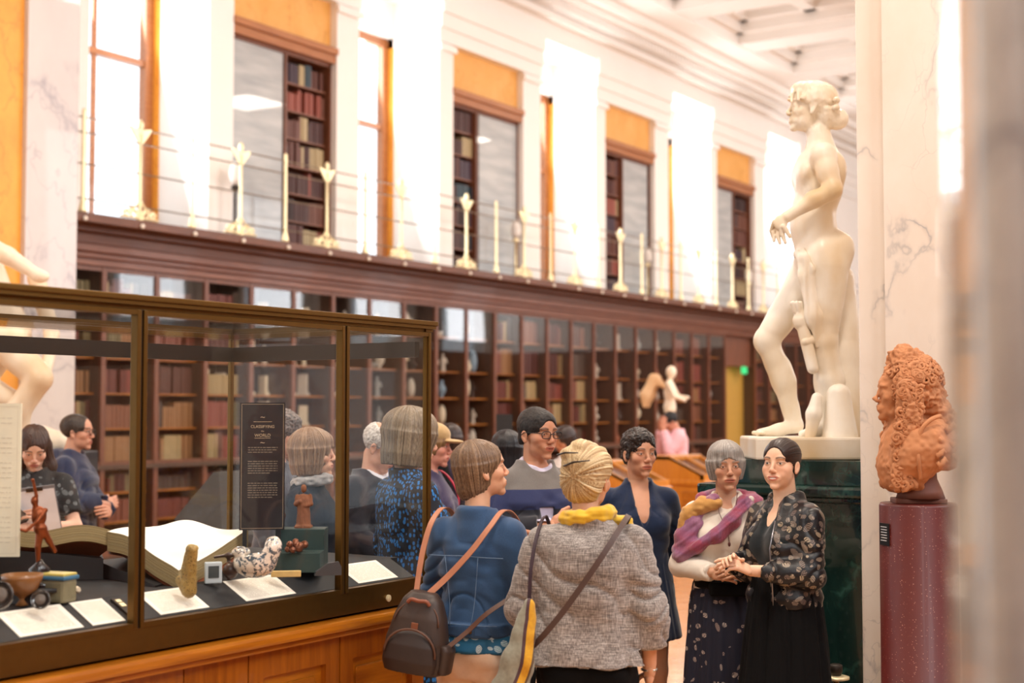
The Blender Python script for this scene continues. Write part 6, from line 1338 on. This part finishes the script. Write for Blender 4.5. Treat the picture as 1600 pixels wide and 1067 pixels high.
# man in a tan cap behind, woman with backpack, distant visitors
f = Fig('person in tan cap with red strap over purple top, between vitrine post and denim jacket', 674, 8.15, 1.67, 80, 'f', '#dd9c88', 1.0, head=(0, -4, 0), hres=.0036)
f.top('purple_top', fabric('muted_purple', '#37304a', '#4e4562'), .02, .88, (1.9, 1.9), A=.008, res=.012); f.trousers(NAVY, res=.014); f.shoes(BLK); f.hair(hairmat('sandy_hair', '#6a4c34', '#a88458'), hair_bob(False, 0, -.04, .055), 'down', .003, .004)
h = SD(); h.push(f.sc); h.push(f.HM); h.ell((0, -.01, .075), (.09, .108, .075), .01); h.cut((0, 0, .035), (0, 0, -1)); h.ell((0, .11, .045), (.06, .07, .012), .01); organic('cap', h, .004, fabric('tan_cap_cloth', '#a98a5e', '#c9a878'), f.root)
f.part(ribbon(spline([(-.07, .12, 1.1), (-.10, .14, 1.3), (-.10, .02, 1.44), (-.09, -.13, 1.30), (-.07, -.14, 1.1)]), .03, .008, lambda p: (0, p[1], .2 if p[2] > 1.38 else 0)), 'red_strap', plain('red_strap_cloth', '#c02a44', .6))
f = Fig('distant person with black backpack and white trousers, behind the cap wearer', 703, 10.2, 1.66, 150, 'f', '#c99074', 1.05, hres=.005)
f.top('dark_top', fabric('dark_plum', '#251f2e', '#3a3044'), .02, 1.05, (1.9, 1.9), A=.008, res=.014); f.trousers(fabric('white_trouser', '#cfc4bd', '#e2d8d0'), res=.014, top=1.10); f.shoes(BLK); f.hair(HB, hair_bob(False, 0, -.06, .055), 'down', .003, .005)
o = SD(); o.push(f.sc); o.loft([(1.06, -.0, -.22, .12, .08), (1.2, 0, -.22, .15, .10), (1.42, 0, -.19, .10, .06)], .03); p = organic('dark_backpack', o, .012, BLK); p.location = f.root.location; p.rotation_euler.z = f.root.rotation_euler.z; tag(p, 'black backpack on the distant person in white trousers', 'backpack')
f = Fig('dark-haired person behind the man in glasses, only black hair and blue shoulder showing', 792, 8.4, 1.63, 175, 'f', '#c08a6a', 1.0, hres=.004)
f.top('blue_top', fabric('dusty_blue', '#3a4f78', '#506a98'), .02, .88, (1.9, 1.9), A=.008, res=.012); f.trousers(NAVY, res=.014); f.shoes(BLK); f.hair(hairmat('black_hair', '#0c0b0d', '#26242a', .3), hair_bob(False, .010, -.16, .055), 'down', .003, .004)
f = Fig('distant person in white shirt behind the blonde woman and the man in glasses', 884, 12.5, 1.62, -60, 'f', '#b9805f', 1.0, head=(0, -20, 0), hres=.006)
f.top('white_top', fabric('white_blouse', '#c9c4c4', '#dedada'), .02, .9, (1.9, 1.9), A=.008, res=.016); f.trousers(NAVY, res=.016); f.shoes(BLK); f.hair(HB, hair_bob(False, 0, -.06, .055), 'down', .003, .006)
f = Fig('distant man in pink shirt holding a hand to his face, behind the wooden desk', 1056, 19.8, 1.77, -85, 'm', '#c88a70', 1.1, head=(0, -32, 0), hres=.006, hoff=(0, .06, -.03),
        arms={'R': ((.24, .16, 1.16), (.09, .20, 1.48), (-.2, -.1, 1), (.9, .3, 0), .3), 'L': ((-.25, .14, 1.16), (-.09, .20, 1.46), (.1, -.1, 1), (-.9, .3, 0), .3)})
f.top('pink_shirt', fabric('pink_cotton', '#e0a3ae', '#f0bcc4'), .03, .9, (1.85, 1.85), (.066, .056, .046), A=.012, res=.016); f.trousers(NAVY, res=.016); f.shoes(BLK)
def hf(h): h.ell((0, -.015, .055), (.088, .105, .09), .01); h.ell((0, .12, -.01), (.064, .07, .085), .01, sub=True); h.ell((0, .03, -.085), (.1, .11, .05), .01, sub=True)
f.hair(hairmat('curly_black_hair', '#0e0c0e', '#201c20', .5), hf, 'curl', .006, .006)
# ================================================================ desks, stands and the antiquities in the cases
def desk(label, px0, d, L, ztop, z2, Dp=1.5, face=None):
    """table case: panelled sides, sloping glazed tops meeting at a ridge, running along the gallery"""
    p = flo(px0, d); t = thing('table_case', label, 'display case', (p.x, p.y, 0), 0, 'honey-coloured table cases')
    b = MB(); b.box(0, L, 0, Dp, 0, z2-.12); b.box(-.03, L+.03, -.03, Dp+.03, 0, .12); b.box(-.03, L+.03, -.03, Dp+.03, z2-.12, z2-.06, .01); b.build('base', MT['desk'], t)
    for k in range(4): y = .06+k*(Dp-.06)/4; MB().box(-.012, .0, y, y+(Dp-.3)/4, .2, z2-.2, .006).build('panel', MT['lightwood'], t)
    n = max(1, int(L/.45))
    for k in range(n): x = .05+k*(L-.05)/n; MB().box(x, x+(L-.1)/n-.08, -.012, 0, .2, z2-.2, .006).build('panel', MT['lightwood'], t)
    for x in (0, L-.06): MB().prism([(x, 0, z2-.06), (x, Dp, z2-.06), (x, Dp, z2), (x, Dp*.62, ztop), (x, Dp*.38, ztop), (x, 0, z2)], (.06, 0, 0)).build('end_cheek', MT['desk'], t)
    g = MB(); g.prism([(.06, .03, z2-.02), (.06, Dp*.38, ztop-.03), (.06, Dp*.38, ztop-.045), (.06, .03, z2-.035)], (L-.12, 0, 0)); g.prism([(.06, Dp-.03, z2-.02), (.06, Dp*.62, ztop-.03), (.06, Dp*.62, ztop-.045), (.06, Dp-.03, z2-.035)], (L-.12, 0, 0)); g.build('sloping_glass', MT['glass'], t)
    r = MB(); r.box(0, L, Dp*.36, Dp*.64, ztop-.05, ztop+.01, .01); r.box(0, L, -.01, .05, z2-.06, z2+.01); r.box(0, L, Dp-.05, Dp+.01, z2-.06, z2+.01)
    for k in range(n+1): x = k*(L-.04)/n; r.prism([(x, .0, z2), (x, Dp*.38, ztop), (x, Dp*.38, ztop-.03), (x, 0, z2-.03)], (.04, 0, 0))
    r.build('frame', MT['desk'], t)
    m = MB(); random.seed(5)
    for k in range(8): x = .1+k*(L-.2)/8; m.box(x, x+.2, .1, Dp*.3, z2-.055, z2-.04)
    m.build('display_papers', MT['paper'], t); return t
desk('honey-coloured sloping table case behind the woman in the navy dress', 1098, 17.4, .9, 1.20, .98, 1.25)
desk('honey-coloured sloping table case behind the man in glasses', 985, 15.4, .9, 1.20, .98, 1.3)
# tall dark stand with small vase behind the group
p = flo(788, 14.0); o = MB().box(-.08, .08, -.08, .08, 0, 1.73).build('dark_stand', MT['black'], None, False, p); o.rotation_euler.z = heading(0); tag(o, 'tall narrow black stand in front of the bookcases behind the man', 'stand')
# cloth-covered table seen through the vitrine
p = flo(352, 9.6); t = thing('covered_table', 'dark table with sloping grey cloth cover seen through the vitrine', 'table', (p.x, p.y, 0), heading(-30)); t.scale = (.45, .45, .93); MB().box(-.35, .5, -.4, .4, 0, 1.0, .01).build('base', MT['bronzedark'], t); MB().prism([(-.38, -.45, 1.0), (.55, -.45, 1.0), (.55, -.45, 1.12), (-.2, -.45, 1.46), (-.3, -.45, 1.46)], (0, .9, 0)).build('grey_cover', plain('grey_cover_cloth', '#4a4846', .8), t)
# antiquities
AC = [plain('alabaster', '#e0d2b4', .6), plain('pale_stone', '#cfc4b2', .7), plain('grey_stone', '#9a9a94', .7), plain('dark_bronze_piece', '#3c2e26', .5, .3), plain('red_figure_clay', '#a65c38', .6), plain('bluish_ceramic', '#7f98a8', .4)]
def vase(k):
    pr = [[(.05, 0), (.03, .03), (.09, .12), (.10, .2), (.05, .28), (.04, .33), (.065, .36)], [(.06, 0), (.07, .02), (.10, .1), (.06, .2), (.03, .25), (.055, .28)], [(.09, 0), (.12, .06), (.14, .1), (.13, .11), (.10, .06), (.0, .03)], [(.05, 0), (.085, .1), (.10, .22), (.085, .34), (.05, .42), (.02, .44)]][k % 4]
    return MB().lathe(pr, seg=18)
def bustmb():
    g = SD(); g.ell((0, 0, .26), (.055, .065, .075), .02); g.cap((0, 0, .2), (0, 0, .12), .035, .045, .02); g.ell((0, 0, .11), (.10, .055, .06), .03); g.cap((0, 0, 0), (0, 0, .06), .05, .035, .01); return g
def figmb():
    g = SD(); g.cap((0, 0, 0), (0, 0, .16), .05, .035, .02); g.ell((0, 0, .2), (.05, .035, .06), .02); g.ell((0, .005, .29), (.024, .028, .032), .01); g.chain([(.05, 0, .23), (.07, .02, .16), (.03, .05, .15)], [.016, .014, .012], .01); return g
def steleme(): return MB().box(-.1, .1, -.05, .05, 0, .05, .004).box(-.075, .075, -.035, .035, .05, .34, .006)
shell_ = SD(); 
for k in range(5): shell_.ell((.03*math.cos(k*1.3), .03*math.sin(k*1.3), .03+.008*k), (.04-.005*k, .035-.004*k, .03), .01)
protos = {}
def proto(kind):
    if kind not in protos:
        if kind.startswith('vase'): o = vase(int(kind[4])).build('antique_vase', AC[0], None, True)
        elif kind == 'bust': V, Q = bustmb().mesh(.008); o = tomesh('small_bust', V, Q, AC[1])
        elif kind == 'fig': V, Q = figmb().mesh(.007); o = tomesh('small_figure', V, Q, AC[2])
        elif kind == 'stele': o = steleme().build('stone_block', AC[0])
        else: V, Q = shell_.mesh(.008); o = tomesh('shell_specimen', V, Q, AC[1])
        protos[kind] = o.data; bpy.data.objects.remove(o)
    return protos[kind]
NM = {'vase0': ('antique_vase', 'vase', 'footed vase'), 'vase1': ('antique_vase', 'vase', 'squat vase'), 'vase2': ('antique_dish', 'dish', 'open dish'), 'vase3': ('antique_jar', 'jar', 'tall rounded jar'), 'bust': ('small_bust', 'bust', 'small bust'), 'fig': ('small_figure', 'figure', 'small figure'), 'stele': ('stone_block', 'block', 'stone block'), 'shell': ('shell_specimen', 'shell', 'lumpy shell')}
CN = ['cream alabaster', 'pale stone', 'grey', 'dark bronze', 'reddish clay', 'bluish']
PLAN = {3: ['stele', 'stele', 'stele', 'stele'], 4: ['stele', 'stele', 'fig', 'stele'], 5: ['stele', 'fig', 'stele', 'stele'], 6: ['shell', 'shell', 'fig', 'shell'], 7: ['vase0', 'stele', 'fig', 'vase2'], 8: ['vase3', 'fig', 'vase1', 'bust'], 9: ['vase2', 'vase3', 'fig', 'vase0'], 10: ['vase3', 'fig', 'vase1', 'stele'], 15: ['bust', 'fig', 'vase0'], 16: ['vase1', 'stele'], 17: ['fig', 'vase0'], 18: ['vase1', 'bust'], 21: ['vase0', 'fig'], 5.5: []}
random.seed(21); seen = {}
for u_, kinds in PLAN.items():
    if not kinds: continue
    for si, z in enumerate(SZ):
        hh = (.33, .35, .28, .41, .42, .42, .55, .48)[si]
        if si < 3 and u_ < 15: kk = kinds[:2]
        else: kk = kinds
        n = 2 if kinds[0] == 'stele' else (4 if 'shell' in kinds else random.choice((2, 3)))
        for k in range(n):
            kd = random.choice(kk) if kinds[0] != 'shell' else ('shell' if random.random() < .75 else 'fig'); me = proto(kd); ci = random.choice((0, 0, 1, 1, 2, 3)) if kinds[0] not in ('stele', 'shell') else random.choice((0, 0, 1))
            if kd.startswith('vase') and random.random() < .3: ci = random.choice((4, 5, 3))
            key = (kd, ci)
            if key not in seen: m2 = me.copy(); m2.materials.clear(); m2.materials.append(AC[ci]); seen[key] = m2
            o = bpy.data.objects.new(NM[kd][0], seen[key]); COL.objects.link(o); top = {'vase0': .36, 'vase1': .28, 'vase2': .11, 'vase3': .44, 'bust': .335, 'fig': .33, 'stele': .34, 'shell': .1}[kd]
            sc_ = min(1.0, (hh-.06)/top)*random.uniform(.75, 1); sc_ = min(sc_, 1.25 if kd != 'shell' else 1.3)
            if kd == 'vase2': sc_ = min(sc_, .8)
            o.location = (X0+u_*P+.12+(k+.5)*(P-.24)/n+random.uniform(-.02, .02), WY+.30, z+.001); o.scale = (sc_,)*3; o.rotation_euler.z = random.uniform(-.4, .4)-1.2
            tag(o, '%s %s, %s from left, %s shelf up, %s glazed bookcase' % (CN[ci], NM[kd][2], ORD[k], ORD[si], ORD[u_]), NM[kd][1], 'antiquities in the glazed bookcases')
